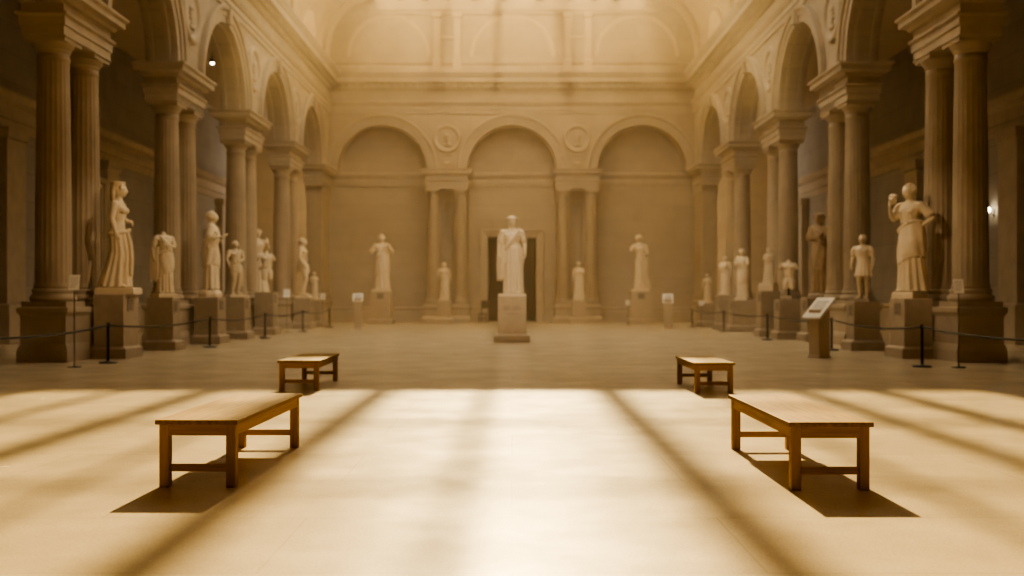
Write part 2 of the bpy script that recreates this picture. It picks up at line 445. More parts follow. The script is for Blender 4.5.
IMPB = [(-.05, BLK), (0, BLK), (0, BLK + .16), (.03, BLK + .17), (.03, BLK + .32), (.07, BLK + .36), (.07, BLK + .40), (0, BLK + .42), (0, BLK + .58),
        (.06, BLK + .60), (.09, BLK + .66), (.16, BLK + .70), (.16, BLK + .80), (.2, BLK + .86), (.2, BLK + .9), (0, IMP + .02)]
for c in (-2.95, 2.95):
    bm = bmesh.new(); rect_loft(bm, c, YB + .2, .96, .62, IMPB); link('impost_block', bm, M_stone, WB)
    bm = bmesh.new(); rect_loft(bm, c, YB + .2, 1.02, .72, [(.1, 0), (.1, .2), (.06, .26), (0, .32), (0, .62), (.04, .68), (.04, .76), (0, .8)]); link('column_pedestal', bm, M_stone, WB)
bm = bmesh.new(); prism(bm, [(YB - p, z) for p, z in ENT_ARCH], 'X', -FX, FX); link('architrave', bm, M_stone, WB)
bm = bmesh.new(); prism(bm, [(YB - p, z) for p, z in ENT_COR], 'X', -FX, FX); link('cornice', bm, M_stone, WB)
bm = bmesh.new()
x = -FX + .1
while x < FX - .2:
    box(bm, x, x + .17, YB - .28, YB - .12, 10.64, 10.83); x += .34
link('dentil_course', bm, M_stone, WB)
# mouldings in the recesses: dado, string course
for a, b in ((-FX - .5, -3.9), (-1.95, -DW - .35), (DW + .35, 1.95), (3.9, FX + .5)):
    bm = bmesh.new(); prism(bm, [(YR - p, z) for p, z in [(-.1, 0), (.14, 0), (.14, .52), (.10, .56), (.13, .62), (.13, .68), (-.1, .72)]], 'X', a, b); link('dado', bm, M_stone, WB)
for a, b in ((-FX - .5, -3.9), (-1.95, 1.95), (3.9, FX + .5)):
    bm = bmesh.new(); prism(bm, [(YR - p, z) for p, z in [(-.1, 6.3), (.04, 6.3), (.06, 6.45), (.06, 6.62), (.12, 6.72), (.15, 6.8), (.15, 6.88), (-.1, 6.95)]], 'X', a, b); link('string_course', bm, M_stone, WB)
# attic storey: base, coupled pilasters, top band, blind arches
bm = bmesh.new(); prism(bm, [(YB - p, z) for p, z in [(-.1, COR), (.14, COR), (.14, 11.62), (.10, 11.66), (.16, 11.74), (.18, 11.82), (-.1, 11.86)]], 'X', -FX, FX); link('attic_base', bm, M_stone, WB)
bm = bmesh.new(); prism(bm, [(YB - p, z) for p, z in [(-.1, 14.0), (.08, 14.0), (.1, 14.12), (.14, 14.2), (.14, CEIL), (-.1, CEIL)]], 'X', -6.6, 6.6); link('attic_band', bm, M_stone, WB)
for xp in (-3.40, -2.48, 2.52, 3.44):
    bm = bmesh.new(); rect_loft(bm, xp, YB - .1, .15, .1, [(.05, COR), (.05, 11.9), (0, 11.94), (0, 13.8), (.05, 13.85), (.06, 14.05)]); link('attic_pilaster', bm, M_ceiling, WB)
for xp in (-2.94, 2.98):
    bm = bmesh.new(); prism(bm, [(YB - p, z) for p, z in [(-.05, 12.9), (.05, 12.9), (.06, 13.0), (-.05, 13.05)]], 'X', xp - .3, xp + .3); link('attic_moulding', bm, M_ceiling, WB)
for c, rx in ((-5.6, 1.75), (0, 1.75), (5.65, 1.75)):
    bm = bmesh.new()
    archivolt(bm, c, rx, 12.1, outb, [(0, 0), (0, .02), (.16, .025), (.18, 0)], 32)
    link('blind_arch', bm, M_ceiling, WB)
# door opening in the end wall, a dark room behind it
bm = bmesh.new()
for q in (((-DW - .1, DW + .1), (YR + 2.5, YR + 2.6), (0, DH + .2)), ((-DW - .2, -DW - .0), (YR + .35, YR + 2.6), (0, DH + .2)), ((DW, DW + .2), (YR + .35, YR + 2.6), (0, DH + .2)), ((-DW - .2, DW + .2), (YR + .35, YR + 2.6), (DH + .01, DH + .2))):
    box(bm, *q[0], *q[1], *q[2])
link('wall_back_lobby', bm, M_dark)['kind'] = 'structure'
bm = bmesh.new()
prof = [(-.0, -.3), (.0, .06), (.12, .06), (.14, .10), (.26, .12), (.32, .16), (.36, .10), (.36, 0)]
loft(bm, [[(t + dt * d, YR - p, z + dz * d) for d, p in prof] for t, z, dt, dz in ((-DW, 0, -1, 0), (-DW, DH, -1, 1), (DW, DH, 1, 1), (DW, 0, 1, 0))])
d1 = link('door_1', bm, M_stone); d1['kind'] = 'structure'

# near end of the hall (behind the viewer)
boxobj('wall_front', (-FX - .8, FX + .8, YN - .4, YN, 0, CEIL + .3), M_wall_b)['kind'] = 'structure'

# ---- vault: coved sides with lunette windows, flat margin, skylight
def vx(z):
    return 8.4 if z <= 12.2 else 6.5 + 1.9 * sqrt(max(0, 1 - ((z - 12.2) / 2.4) ** 2))
LR, LZ = 1.55, 11.42
def vault(s, name):
    bm = bmesh.new()
    ys = set([YN, YB + .5])
    for c in BAYS:
        for i in range(19): ys.add(round(c - LR * cos(pi * i / 18), 4))
    y = YN
    while y < YB: ys.add(y); y += 2.0
    ys = sorted(q for q in ys)
    def inside(y):
        for c in BAYS:
            if abs(y - c) < LR - 1e-4: return LZ + sqrt(LR ** 2 - (y - c) ** 2)
        return None
    N = 22
    cols = []
    for y in ys:
        z0 = inside(y)
        zz = COR if z0 is None else z0
        cols.append((y, zz, z0 is not None, [bm.verts.new((s * vx(zz + (CEIL - zz) * (k / N)), y, zz + (CEIL - zz) * (k / N))) for k in range(N + 1)]))
    for (ya, za, ia, va), (yb, zb, ib, vb) in zip(cols, cols[1:]):
        for k in range(N): bm.faces.new((va[k], vb[k], vb[k + 1], va[k + 1]))
        if ia or ib:
            za2 = za if ia else LZ; zb2 = zb if ib else LZ
            a0 = bm.verts.new((s * vx(za2), ya, za2)); b0 = bm.verts.new((s * vx(zb2), yb, zb2))
            a1 = bm.verts.new((s * 9.0, ya, za2)); b1 = bm.verts.new((s * 9.0, yb, zb2))
            bm.faces.new((a0, b0, b1, a1))
    o = link(name, bm, M_ceiling); o['kind'] = 'structure'
    for c in PAIRS + [13.55, 45.95]:
        b2 = bmesh.new()
        w = .38 if c < 45 else .5
        rings = []
        for k in range(25):
            z = COR + (CEIL - .005 - COR) * k / 24
            x = vx(z)
            rings.append([(s * (x + .05), c - w, z), (s * (x - .13), c - w, z), (s * (x - .16), c - w * .6, z), (s * (x - .16), c + w * .6, z), (s * (x - .13), c + w, z), (s * (x + .05), c + w, z)])
        loft(b2, rings); link('vault_rib', b2, M_ceiling, o)
    for c in BAYS:
        b2 = bmesh.new()
        archivolt(b2, c, LR, LZ, lambda t, p, z: (s * (vx(max(z, LZ)) - p), t, z), [(-.02, 0), (-.02, .06), (.08, .09), (.14, .08), (.16, -.02)], 28)
        link('lunette_rib', b2, M_ceiling, o)
    return o
V1 = vault(-1, 'ceiling_left_cove'); V2 = vault(1, 'ceiling_right_cove')
boxobj('ceiling', (-SKX, SKX, YN - .4, SKY0, CEIL, CEIL + .25), M_ceiling)['kind'] = 'structure'
wn = 2
for s in (-1, 1):
    for c in BAYS:
        bm = bmesh.new()
        pts = [(s * 8.95, c - LR * cos(pi * i / 20), LZ + LR * sin(pi * i / 20)) for i in range(21)]
        loft(bm, [pts, [(s * 8.97, p[1], p[2]) for p in pts]])
        w = link('window_%d' % wn, bm, M_frost); w['kind'] = 'structure'; wn += 1
        bm = bmesh.new()
        archivolt(bm, c, LR - .1, LZ, lambda t, p, z: (s * (8.95 - p), t, z), [(0, 0), (0, .06), (.1, .06), (.1, 0)], 20)
        for dy in (-.52, .52): box(bm, *sorted((s * 8.9, s * 8.94)), c + dy - .04, c + dy + .04, LZ, LZ + sqrt(LR ** 2 - dy ** 2))
        link('window_frame', bm, M_metal, w)
    # roof margin that joins cove and outside, keeps the sky out of the aisles
    boxobj('ceiling_%s_margin' % ('left' if s < 0 else 'right'), (*sorted((s * SKX, s * 7.2)), YN, YB + .9, CEIL, CEIL + .15), M_ceiling)['kind'] = 'structure'

# skylight
bm = bmesh.new(); box(bm, -SKX, SKX, SKY0, SKY1, CEIL + .16, CEIL + .18)
SKY = link('window_1', bm, M_glass); SKY['kind'] = 'structure'
bm = bmesh.new(); box(bm, -SKX, SKX, SKY1, YB + .9, CEIL + .16, CEIL + .18)
link('frosted_pane', bm, M_frost, SKY)
BARS = [(-6.3, .3), (-5.08, .16), (-3.92, .30), (-2.85, .12), (-1.68, .36), (-.35, .20), (1.24, .36), (2.62, .14), (3.72, .28), (4.74, .32), (6.3, .5)]
for xb, w in BARS:
    bm = bmesh.new(); box(bm, xb - w / 2, xb + w / 2, SKY0, YB, CEIL + .0, CEIL + .3); link('glazing_bar', bm, M_metal, SKY)
for yb in (20.1, 24.9, 28.6, 32.1, 35.4, 38.75, 42.0):
    bm = bmesh.new(); box(bm, -SKX, SKX, yb - .04, yb + .04, CEIL + .10, CEIL + .16); link('cross_bar', bm, M_metal, SKY)

# ------------------------------------------------------------------ columns
def fluted_shaft(bm, r, z0, z1, flutes=20, depth=.045):
    n = flutes * 6
    rings = []
    def ring(rr, z, d):
        out = []
        for i in range(n):
            t = (i % 6) / 6
            a = 2 * pi * i / n
            q = rr * (1 - d * (sin(pi * t) ** .8))
            out.append((q * cos(a), q * sin(a), z))
        return out
    H = z1 - z0
    rings.append(ring(r * 1.06, z0, 0)); rings.append(ring(r * 1.06, z0 + .05, 0)); rings.append(ring(r, z0 + .1, 0)); rings.append(ring(r, z0 + .14, depth))
    for k in range(1, 9):
        t = k / 8; rr = r * (1 - .14 * t ** 1.7)
        rings.append(ring(rr, z0 + .14 + (H - .3) * t, depth))
    rings.append(ring(r * .86, z1 - .12, 0)); rings.append(ring(r * .9, z1 - .1, 0)); rings.append(ring(r * .9, z1 - .06, 0)); rings.append(ring(r * .86, z1 - .04, 0)); rings.append(ring(r * .86, z1, 0))
    loft(bm, rings)

def make_column(r, z0, ztop):
    root = thing('column', 'stone column', 'column')
    bm = bmesh.new()
    rect_loft(bm, 0, 0, r * 1.28, r * 1.28, [(0, z0), (0, z0 + .12)])
    lathe(bm, [(r * 1.2, z0 + .12), (r * 1.27, z0 + .15), (r * 1.28, z0 + .19), (r * 1.22, z0 + .23), (r * 1.12, z0 + .25), (r * 1.1, z0 + .28), (r * 1.16, z0 + .3), (r * 1.16, z0 + .34), (r * 1.08, z0 + .36)], 40)
    link('base', bm, M_stone, root)
    bm = bmesh.new(); fluted_shaft(bm, r, z0 + .35, ztop - .3); link('shaft', bm, M_column, root, True)
    bm = bmesh.new()
    lathe(bm, [(r * .86, ztop - .3), (r * .88, ztop - .26), (r * .93, ztop - .25), (r * .93, ztop - .22), (r * 1.0, ztop - .19), (r * 1.12, ztop - .13), (r * 1.16, ztop - .1)], 40)
    rect_loft(bm, 0, 0, r * 1.16, r * 1.16, [(0, ztop - .1), (.0, ztop - .03), (.03, ztop - .02), (.03, ztop)])
    link('capital', bm, M_stone, root)
    return root
colA = make_column(.325, 1.0, BLK); first = True
lab = {
    (-1, 0, 0): 'fluted column at the left edge of the picture, nearer of its pair',
    (-1, 0, 1): 'fluted column directly left of the tall statue with the flat crown of hair',
    (-1, 1, 0): 'fluted column behind the headless draped figure on the left',
    (-1, 1, 1): 'fluted column just left of the draped figure holding out a forearm, farther of its pair',
    (-1, 2, 0): 'fluted column behind the youth with a cloth round his hips',
    (-1, 2, 1): 'fluted column half hiding a slender draped statue, on the left',
    (-1, 3, 0): 'fluted column farther down the left arcade, left of the leaning nude statue',
    (-1, 3, 1): 'farthest fluted column of the left arcade, behind the leaning nude statue',
    (1, 0, 0): 'fluted column at the right edge of the picture, nearer of its pair',
    (1, 0, 1): 'fluted column just right of the draped woman holding a mask',
    (1, 1, 0): 'fluted column behind the boy in a short tunic, nearer of its pair',
    (1, 1, 1): 'fluted column left of the boy in a short tunic, farther of its pair',
    (1, 2, 0): 'fluted column behind the headless armless torso on the right',
    (1, 2, 1): 'fluted column behind the hooded half figure, on the right',
    (1, 3, 0): 'fluted column behind the small statue with crossed arms, on the right',
    (1, 3, 1): 'farthest fluted column of the right arcade',
}
def next_col(x, y, label, proto, used, group):
    o = proto if not used else copy_tree(proto)
    o.location = (x * US, y * US, 0); tag(o, label, 'column', group); return o
used = False
for s in (-1, 1):
    for i, c in enumerate(PAIRS):
        for k, d in enumerate((-.64, .71)):
            next_col(s * (FX + TH / 2 + .0), c + d, lab[(s, i, k)], colA, used, 'fluted columns of the side arcades'); used = True
colB = make_column(.27, .8, BLK); used = False
for x, l in ((-3.57, 'column left of the niche statue on the back wall left of the doorway'), (-2.33, 'column nearest the doorway on its left side, back wall'),
             (2.33, 'column nearest the doorway on its right side, back wall'), (3.57, 'column right of the niche statue on the back wall right of the doorway')):
    next_col(x, YB - .08, l, colB, used, 'columns on the back wall'); used = True

HS = US; US = 1
# ------------------------------------------------------------------ benches
def make_bench(w, l, h):
    root = thing('bench', 'wooden bench', 'bench')
    bm = bmesh.new(); box(bm, -w / 2, w / 2, -l / 2, l / 2, h - .032, h, .006); link('seat', bm, M_oak, root)
    lw = .068; ox, oy = w / 2 - .02, l / 2 - .025
    for sx in (-1, 1):
        for sy in (-1, 1):
            bm = bmesh.new()
            x0, x1 = sorted((sx * ox, sx * (ox - lw))); y0, y1 = sorted((sy * oy, sy * (oy - lw)))
            box(bm, x0, x1, y0, y1, 0, h - .032, .006); link('leg', bm, M_oakleg, root)
    for sx in (-1, 1):
        bm = bmesh.new(); x0, x1 = sorted((sx * (ox - .004), sx * (ox - .032))); box(bm, x0, x1, -oy + lw, oy - lw, h - .108, h - .032, .003); link('apron', bm, M_oakrail, root)
    for sy in (-1, 1):
        y0, y1 = sorted((sy * (oy - .004), sy * (oy - .032)))
        bm = bmesh.new(); box(bm, -ox + lw, ox - lw, y0, y1, h - .108, h - .032, .003); link('apron', bm, M_oakend, root)
        y0, y1 = sorted((sy * (oy - .018), sy * (oy - .05)))
        bm = bmesh.new(); box(bm, -ox + lw, ox - lw, y0, y1, .105, .155, .004); link('stretcher', bm, M_oakend, root)
    return root
g = 'wooden benches on the hall floor'
b = make_bench(.565, 1.93, .46); b.location = (-2.115, 7.89, 0); b.rotation_euler.z = radians(-1.3)
tag(b, 'long honey oak bench in front on the left, casting a sharp shadow to its left', 'bench', g)
b2 = copy_tree(b); b2.location = (2.125, 7.77, 0); b2.rotation_euler.z = 0
tag(b2, 'long honey oak bench in front on the right, casting a sharp shadow to its right', 'bench', g)
b = make_bench(.58, 1.72, .418); b.location = (-2.93, 14.86, 0); b.rotation_euler.z = radians(.6)
tag(b, 'small oak bench farther back on the left, at the edge of the sunlight', 'bench', g)
b2 = make_bench(.55, 1.55, .410); b2.location = (2.70, 14.42, 0)
tag(b2, 'small oak bench farther back on the right, at the edge of the sunlight', 'bench', g)

# ------------------------------------------------------------------ statues
def frame(d, ref):
    d = d.normalized()
    u = ref - d * ref.dot(d)
    if u.length < 1e-4: u = Vector((1, 0, 0)) - d * d.x
    u.normalize(); return u, d.cross(u)

def tube(bm, pts, rad, seg=14, ref=(0, -1, 0)):
    """closed tapering tube with rounded ends; rad entries are r or (r_ref, r_side)"""
    P = [Vector(p) for p in pts]; ref = Vector(ref)
    R = [(r, r) if not isinstance(r, tuple) else r for r in rad]
    rings = []
    n = len(P)
    for i in range(n):
        d = (P[min(i + 1, n - 1)] - P[max(i - 1, 0)])
        if d.length < 1e-6: d = Vector((0, 0, 1))
        u, v = frame(d, ref); dn = d.normalized()
        def ring(scale, off):
            return [P[i] + dn * off + (u * cos(2 * pi * k / seg) * R[i][0] + v * sin(2 * pi * k / seg) * R[i][1]) * scale for k in range(seg)]
        rm = min(R[i])
        if i == 0:
            rings.append(ring(.15, -rm)); rings.append(ring(.70, -rm * .72)); rings.append(ring(.93, -rm * .36))
        rings.append(ring(1, 0))
        if i == n - 1:
            rings.append(ring(.93, rm * .36)); rings.append(ring(.70, rm * .72)); rings.append(ring(.15, rm))
    loft(bm, rings)

def ell(bm, c, r, seg=18, rot=None):
    c = Vector(c); rings = []
    M = rot or Matrix.Identity(3)
    for k in range(1, 12):
        a = -pi / 2 + pi * k / 12
        rings.append([c + M @ Vector((r[0] * cos(a) * cos(2 * pi * i / seg), r[1] * cos(a) * sin(2 * pi * i / seg), r[2] * sin(a))) for i in range(seg)])
    loft(bm, rings)

def oval_loft(bm, rows, seg=28):
    """rows: (z, cx, cy, rx, ry)"""
    loft(bm, [[(cx + rx * cos(2 * pi * i / seg), cy + ry * sin(2 * pi * i / seg), z) for i in range(seg)] for z, cx, cy, rx, ry in rows])

TRAIL, FLARE = 0., 1.
def fold_loft(bm, rows, nf=13, seg=120, ph=0., skew=0., seed=1, slant=0., sdir=0.):
    """drapery: rows (z, cx, cy, rx, ry, amplitude)"""
    rnd = random.Random(seed)
    k2, k3 = rnd.uniform(0, 6), rnd.uniform(0, 6)
    rings = []
    for z, cx, cy, rx, ry, am in rows:
        if z < .42:
            e = TRAIL * (1 - z / .42) ** 1.4; fl = 1 - (1 - FLARE) * (1 - z / .42)
            cy += e; ry = ry * fl + e; rx = rx * fl + e * .25
        ring = []
        for i in range(seg):
            a = 2 * pi * i / seg
            a += .10 * sin(3 * a + k3) + .06 * sin(5 * a + k2)
            w = sin(nf * a + ph + skew * z * 10 + .8 * sin(2 * a + k2)) * .7 + .4 * sin((nf - 5) * a + k3 + z * 6)
            q = 1 + am * (w if w > 0 else w * 1.3)
            ring.append((cx + rx * q * cos(a), cy + ry * q * sin(a), z + slant * cos(a - sdir)))
        rings.append(ring)
    loft(bm, rings)

def head_mesh(bm, c, yaw=0., pitch=0., s=1.0):
    """a head with brow, eye sockets, nose, lips, chin and ears; faces -Y before yaw"""
    c = Vector(c)
    t = bmesh.new(); bmesh.ops.create_icosphere(t, subdivisions=5, radius=1)
    def gs(d, v, w): return math.exp(-((d - Vector(v).normalized()).length / w) ** 2)
    Rm = Matrix.Rotation(yaw, 3, 'Z') @ Matrix.Rotation(pitch, 3, 'X')
    mp = {}
    for v in t.verts:
        d = v.co.normalized()
        r = Vector((d.x * .047, d.y * .060, d.z * .068))
        f = 1.0
        f += .24 * gs(d, (0, -1, -.13), .11) + .12 * gs(d, (0, -1, .06), .09)              # nose
        f += .06 * (gs(d, (.34, -1, .26), .2) + gs(d, (-.34, -1, .26), .2))                 # brow
        f -= .13 * (gs(d, (.36, -1, .06), .15) + gs(d, (-.36, -1, .06), .15))               # eye sockets
        f += .045 * (gs(d, (.36, -1, .05), .07) + gs(d, (-.36, -1, .05), .07))              # eyes
        f += .045 * gs(d, (0, -1, -.46), .10) - .03 * gs(d, (0, -1, -.47), .03)              # lips
        f += .07 * gs(d, (0, -1, -.95), .22)                                                # chin
        f += .16 * (gs(d, (1, .1, -.1), .13) + gs(d, (-1, .1, -.1), .13))                   # ears
        if d.z < -.2: r.x *= 1 + .25 * (d.z + .2)
        mp[v.index] = bm.verts.new(c + Rm @ (r * f * s))
    t.verts.ensure_lookup_table()
    for f in t.faces: bm.faces.new([mp[v.index] for v in f.verts])
    t.free()

def hand_mesh(bm, w, d, palm=(0, -1, 0), side=1, curl=.5):
    """palm + four fingers + thumb. w wrist, d direction of the hand, palm = way the palm faces"""
    w = Vector(w); d = Vector(d).normalized(); pn, _ = frame(d, Vector(palm)); sd = d.cross(pn) * side
    tube(bm, [w - d * .005, w + d * .02, w + d * .045], [(.011, .015), (.012, .023), (.010, .025)], 12, pn)
    for k, (ln, off) in enumerate(((.038, .018), .0 and None or (.043, .006), (.040, -.006), (.031, -.017))):
        p0 = w + d * .046 + sd * off
        c1 = (d + pn * curl * .5).normalized(); c2 = (d + pn * curl * 1.4).normalized()
        p1 = p0 + c1 * ln * .5; p2 = p1 + c2 * ln * .5
        tube(bm, [p0 - d * .008, p0, p1, p2], [.0062, .0062, .0056, .0046], 8, pn)
    t0 = w + d * .015 + sd * .016
    t1 = t0 + (d * .6 + sd * .8 + pn * .2).normalized() * .024; t2 = t1 + (d + pn * .35).normalized() * .022
    tube(bm, [t0 - sd * .008, t0, t1, t2], [.007, .007, .0065, .005], 8, pn)

def remesh(bm, name, mat, parent, H, voxel, smooth_it=3):
    bmesh.ops.scale(bm, vec=(H * 1.14, H * 1.14, H), verts=bm.verts[:])
    bmesh.ops.recalc_face_normals(bm, faces=bm.faces[:])
    me = bpy.data.meshes.new(name + '_raw'); bm.to_mesh(me); bm.free()
    o = bpy.data.objects.new(name, me); COL.objects.link(o)
    r = o.modifiers.new('r', 'REMESH'); r.mode = 'VOXEL'; r.voxel_size = voxel; r.use_smooth_shade = True
    s = o.modifiers.new('s', 'SMOOTH'); s.factor = .5; s.iterations = smooth_it
    bpy.context.view_layer.update()
    dg = bpy.context.evaluated_depsgraph_get()
    new = bpy.data.meshes.new_from_object(o.evaluated_get(dg))
    o.modifiers.clear(); o.data = new; bpy.data.meshes.remove(me)
    new.name = name; new.materials.clear(); new.materials.append(mat)
    for p in new.polygons: p.use_smooth = True
    o.parent = parent
    return o

HSZ = 1.0   # heads a little large, as carved for viewing from below
ARMS = {  # elbow, wrist, hand direction, palm facing; x is mirrored for the right arm
    'hang': ((.137, .012, .655), (.142, -.02, .525), (0, -.25, -1), (-1, 0, 0)),
    'hangfwd': ((.135, .0, .655), (.125, -.06, .535), (-.1, -.35, -1), (-1, 0, 0)),
    'forward': ((.13, .02, .65), (.10, -.115, .675), (-.1, -1, .35), (-.4, 0, 1)),
    'cross': ((.128, -.025, .665), (.02, -.085, .70), (-1, -.1, .1), (0, 1, 0)),
    'waist': ((.135, .0, .66), (.06, -.085, .63), (-.8, -.5, -.1), (0, 1, -.2)),
    'hip': ((.182, .05, .675), (.112, -.005, .60), (-.6, -.5, -.5), (-1, 0, 0)),
    'raise': ((.145, -.03, .67), (.11, -.12, .775), (-.1, -.3, 1), (-.6, .6, 0)),
    'out': ((.16, .01, .665), (.165, -.105, .69), (.05, -1, .15), (-.3, 0, 1)),
}
def statue(label, loc, rot, H, arms=('hang', 'hang'), dress='long', sex='f', head='face', hair='bun', yaw=0., pitch=0., bend=.0,
           mat=None, base=(.3, .25, .1), base_mat=None, voxel=.012, sash=False, train=None, mantle=False, lean=0., hold=None, name='statue', stumps=False, seed=1, nf=13,
           rock=False, wide=1.0, group=None, trail=0., flare=1., cowl=False, over=.55, himation=0):
    """marble statue standing on its own thin base; loc is the underside of that base, figure faces -Y before rot"""
    global TRAIL, FLARE
    TRAIL, FLARE = trail, flare
    mat = mat or M_marble
    root = thing(name, label, 'statue', loc, rot, group)
    bx, by, bh = base
    bm = bmesh.new()
    if rock:
        n = 40; rings = []
        rr = random.Random(seed)
        ph = [rr.uniform(0, 6) for _ in range(4)]
        for q, z in ((1.0, 0), (1.02, bh * .45), (.9, bh * .8), (.72, bh)):
            rings.append([(bx * q * (1 + .06 * sin(3 * t + ph[0]) + .04 * sin(7 * t + ph[1])) * cos(t), by * q * (1 + .06 * sin(4 * t + ph[2])) * sin(t), z) for t in [2 * pi * i / n for i in range(n)]])
        loft(bm, rings)
    else:
        rect_loft(bm, 0, 0, bx, by, [(0, 0), (0, bh * .75), (-.015, bh * .85), (-.015, bh)])
    link('base', bm, base_mat or mat, root)
    piv = bpy.data.objects  # (figure parts sit on top of the base)
    f = sex == 'f'
    B = bmesh.new()   # body
    L = lambda z: lean * max(0, z - .5)                     # sideways sway above the hips
    sway = .018 if dress != 'torso' else .01
    hip = Vector((sway, 0, .51))
    # torso
    if f:
        rows = [(.47, .075, .058), (.505, .088, .066), (.545, .086, .064), (.60, .068, .054), (.635, .061, .049), (.68, .069, .053), (.73, .083, .058), (.775, .090, .056), (.81, .082, .048), (.832, .05, .040), (.85, .031, .031)]
    else:
        rows = [(.47, .070, .058), (.505, .080, .063), (.545, .079, .060), (.60, .074, .055), (.635, .073, .053), (.68, .082, .058), (.73, .096, .064), (.775, .103, .062), (.81, .092, .052), (.832, .056, .043), (.85, .036, .034)]
    oval_loft(B, [(z, sway * (1 - (z - .47) / .38) + L(z), (.012 if z < .56 else 0) + .012 * sin((z - .5) * 8) - bend * (z - .5) * .5, rx, ry) for z, rx, ry in rows])
    if f:
        for k in (-1, 1): ell(B, (k * .037 + L(.735), -.047 - bend * .12, .738), (.031, .028, .031))
    else:
        for k in (-1, 1): ell(B, (k * .045 + L(.76), -.040 - bend * .12, .755), (.046, .026, .032))
        for k in (-1, 1):
            for q in range(3): ell(B, (k * .018 + L(.6), -.044, .685 - q * .04), (.018, .012, .018), 10)
    for k in (-1, 1): ell(B, (sway + k * .04, .048, .50), (.043, .040, .046))
    shz, shx = .800, (.098 if f else .112)
    yo = -bend * .15
    if head != 'none':
        tube(B, [(L(.84), .006 + yo, .825), (L(.87), .0 + yo, .872), (L(.9), -.006 + yo, .905)], [.036 if f else .041, .030 if f else .036, .030 if f else .035], 16)
        hc = Vector((L(.935), -.008 + yo, .926))
        head_mesh(B, hc, yaw, pitch, HSZ)
    elif not stumps:
        tube(B, [(L(.84), .006 + yo, .82), (L(.86), .0 + yo, .862)], [.036, .031], 16)
    # legs
    if dress == 'torso':
        for k in (-1, 1): tube(B, [(sway + k * .045, 0, .50), (sway + k * .048, -.012, .43), (sway + k * .05, -.015, .375)], [.055, .052, .046])
    else:
        for k in (-1, 1):
            free = (k == -1)
            hx = sway + k * .043
            kn = (hx + k * .006, -.04 if free else -.008, .275); an = (hx + k * (.016 if free else .0), .012 if free else .012, .045)
            th = .050 if f else .053
            mid = tuple((hx, 0, .50)[i] * .5 + kn[i] * .5 for i in range(3))
            calf = tuple(kn[i] * .6 + an[i] * .4 for i in range(3))
            calf = (calf[0], calf[1] + .012, calf[2])
            tube(B, [(hx, 0, .505), mid, kn, calf, an], [th + .003, th - .004, .033, .034, .019], 16)
            tx = k * (.02 if free else .01)
            tube(B, [(an[0], an[1] + .022, .022), (an[0], an[1] - .01, .026), (an[0] + tx * .5, an[1] - .055, .018), (an[0] + tx, an[1] - .088, .012)], [.018, (.022, .019), (.015, .024), (.010, .021)], 12, (0, 0, 1))
            for q in range(5):
                tube(B, [(an[0] + tx + (q - 2) * .0085, an[1] - .085, .009), (an[0] + tx + (q - 2) * .009, an[1] - .102 + abs(q - 1.4) * .003, .008)], [.006, .0052], 8)
    # arms
    for k, a in zip((-1, 1), arms):
        s0 = Vector((k * shx + L(.8), .0 + yo, shz))
        if a == 'none': continue
        if a == 'stump':
            tube(B, [s0 - Vector((k * .02, 0, 0)), s0 + Vector((k * .012, 0, -.03)), s0 + Vector((k * .022, .004, -.075))], [.033, .032, .027]); continue
        e, w, d, pn = ARMS[a]
        e = Vector((k * (e[0] - .105 + shx) + L(.65), e[1] + yo, e[2])); w = Vector((k * (w[0] - .105 + shx * 1.0) + L(.65), w[1] + yo, w[2]))
        d = Vector((k * d[0], d[1], d[2])); pn = Vector((k * pn[0], pn[1], pn[2]))
        up = s0.lerp(e, .45); fo = e.lerp(w, .3)
        ra = (.027, .028, .022, .023, .014) if f else (.032, .033, .025, .027, .016)
        tube(B, [s0 - Vector((k * .018, 0, -.004)), s0, up, e, fo, w], [ra[0], ra[0] + .002, ra[1] - .001, ra[2], ra[3], ra[4]], 14)
        hand_mesh(B, w, d, pn, k)
        if hold and hold[0] == k:
            hp = w + d.normalized() * .05 + pn.normalized() * .03
            if hold[1] == 'mask':
                hm = bmesh.new()
                ell(hm, hp + Vector((0, 0, .03)), (.034, .026, .044)); tube(hm, [hp + Vector((0, -.026, .03)), hp + Vector((0, -.04, .022))], [.01, .008], 8)
                for e2 in (-1, 1): tube(hm, [hp + Vector((e2 * .018, -.022, .045)), hp + Vector((e2 * .018, -.03, .046))], [.007, .005], 8)
                ell(hm, hp + Vector((0, .004, .065)), (.040, .028, .022))
                ho = remesh(hm, 'held_mask', mat, root, H, voxel * .8); ho.location = (0, 0, bh)
    if dress != 'torso' and arms[0] == 'none' and arms[1] == 'none': pass
    body = remesh(B, 'figure', mat, root, H, voxel); body.location = (0, 0, bh)
    # hair
    if head == 'face' and hair:
        Hb = bmesh.new()
        Rm = Matrix.Rotation(yaw, 3, 'Z') @ Matrix.Rotation(pitch, 3, 'X')
        q = lambda x, y, z: hc + Rm @ Vector((x, y, z)) * HSZ
        rr = random.Random(seed)
        ell(Hb, q(0, .021, .018), (.0515 * HSZ, .055 * HSZ, .058 * HSZ), rot=Rm)
        if hair in ('curls', 'cap'):
            for i in range(46 if hair == 'curls' else 26):
                a = rr.uniform(0, 2 * pi); b_ = rr.uniform(-.1, 1.4)
                dx, dy, dz = cos(b_) * cos(a), cos(b_) * sin(a), sin(b_)
                if dy < -.35 and dz < .55: continue
                ell(Hb, q(dx * .05, .012 + dy * .058, .014 + dz * .060), (.012, .012, .012), 8)
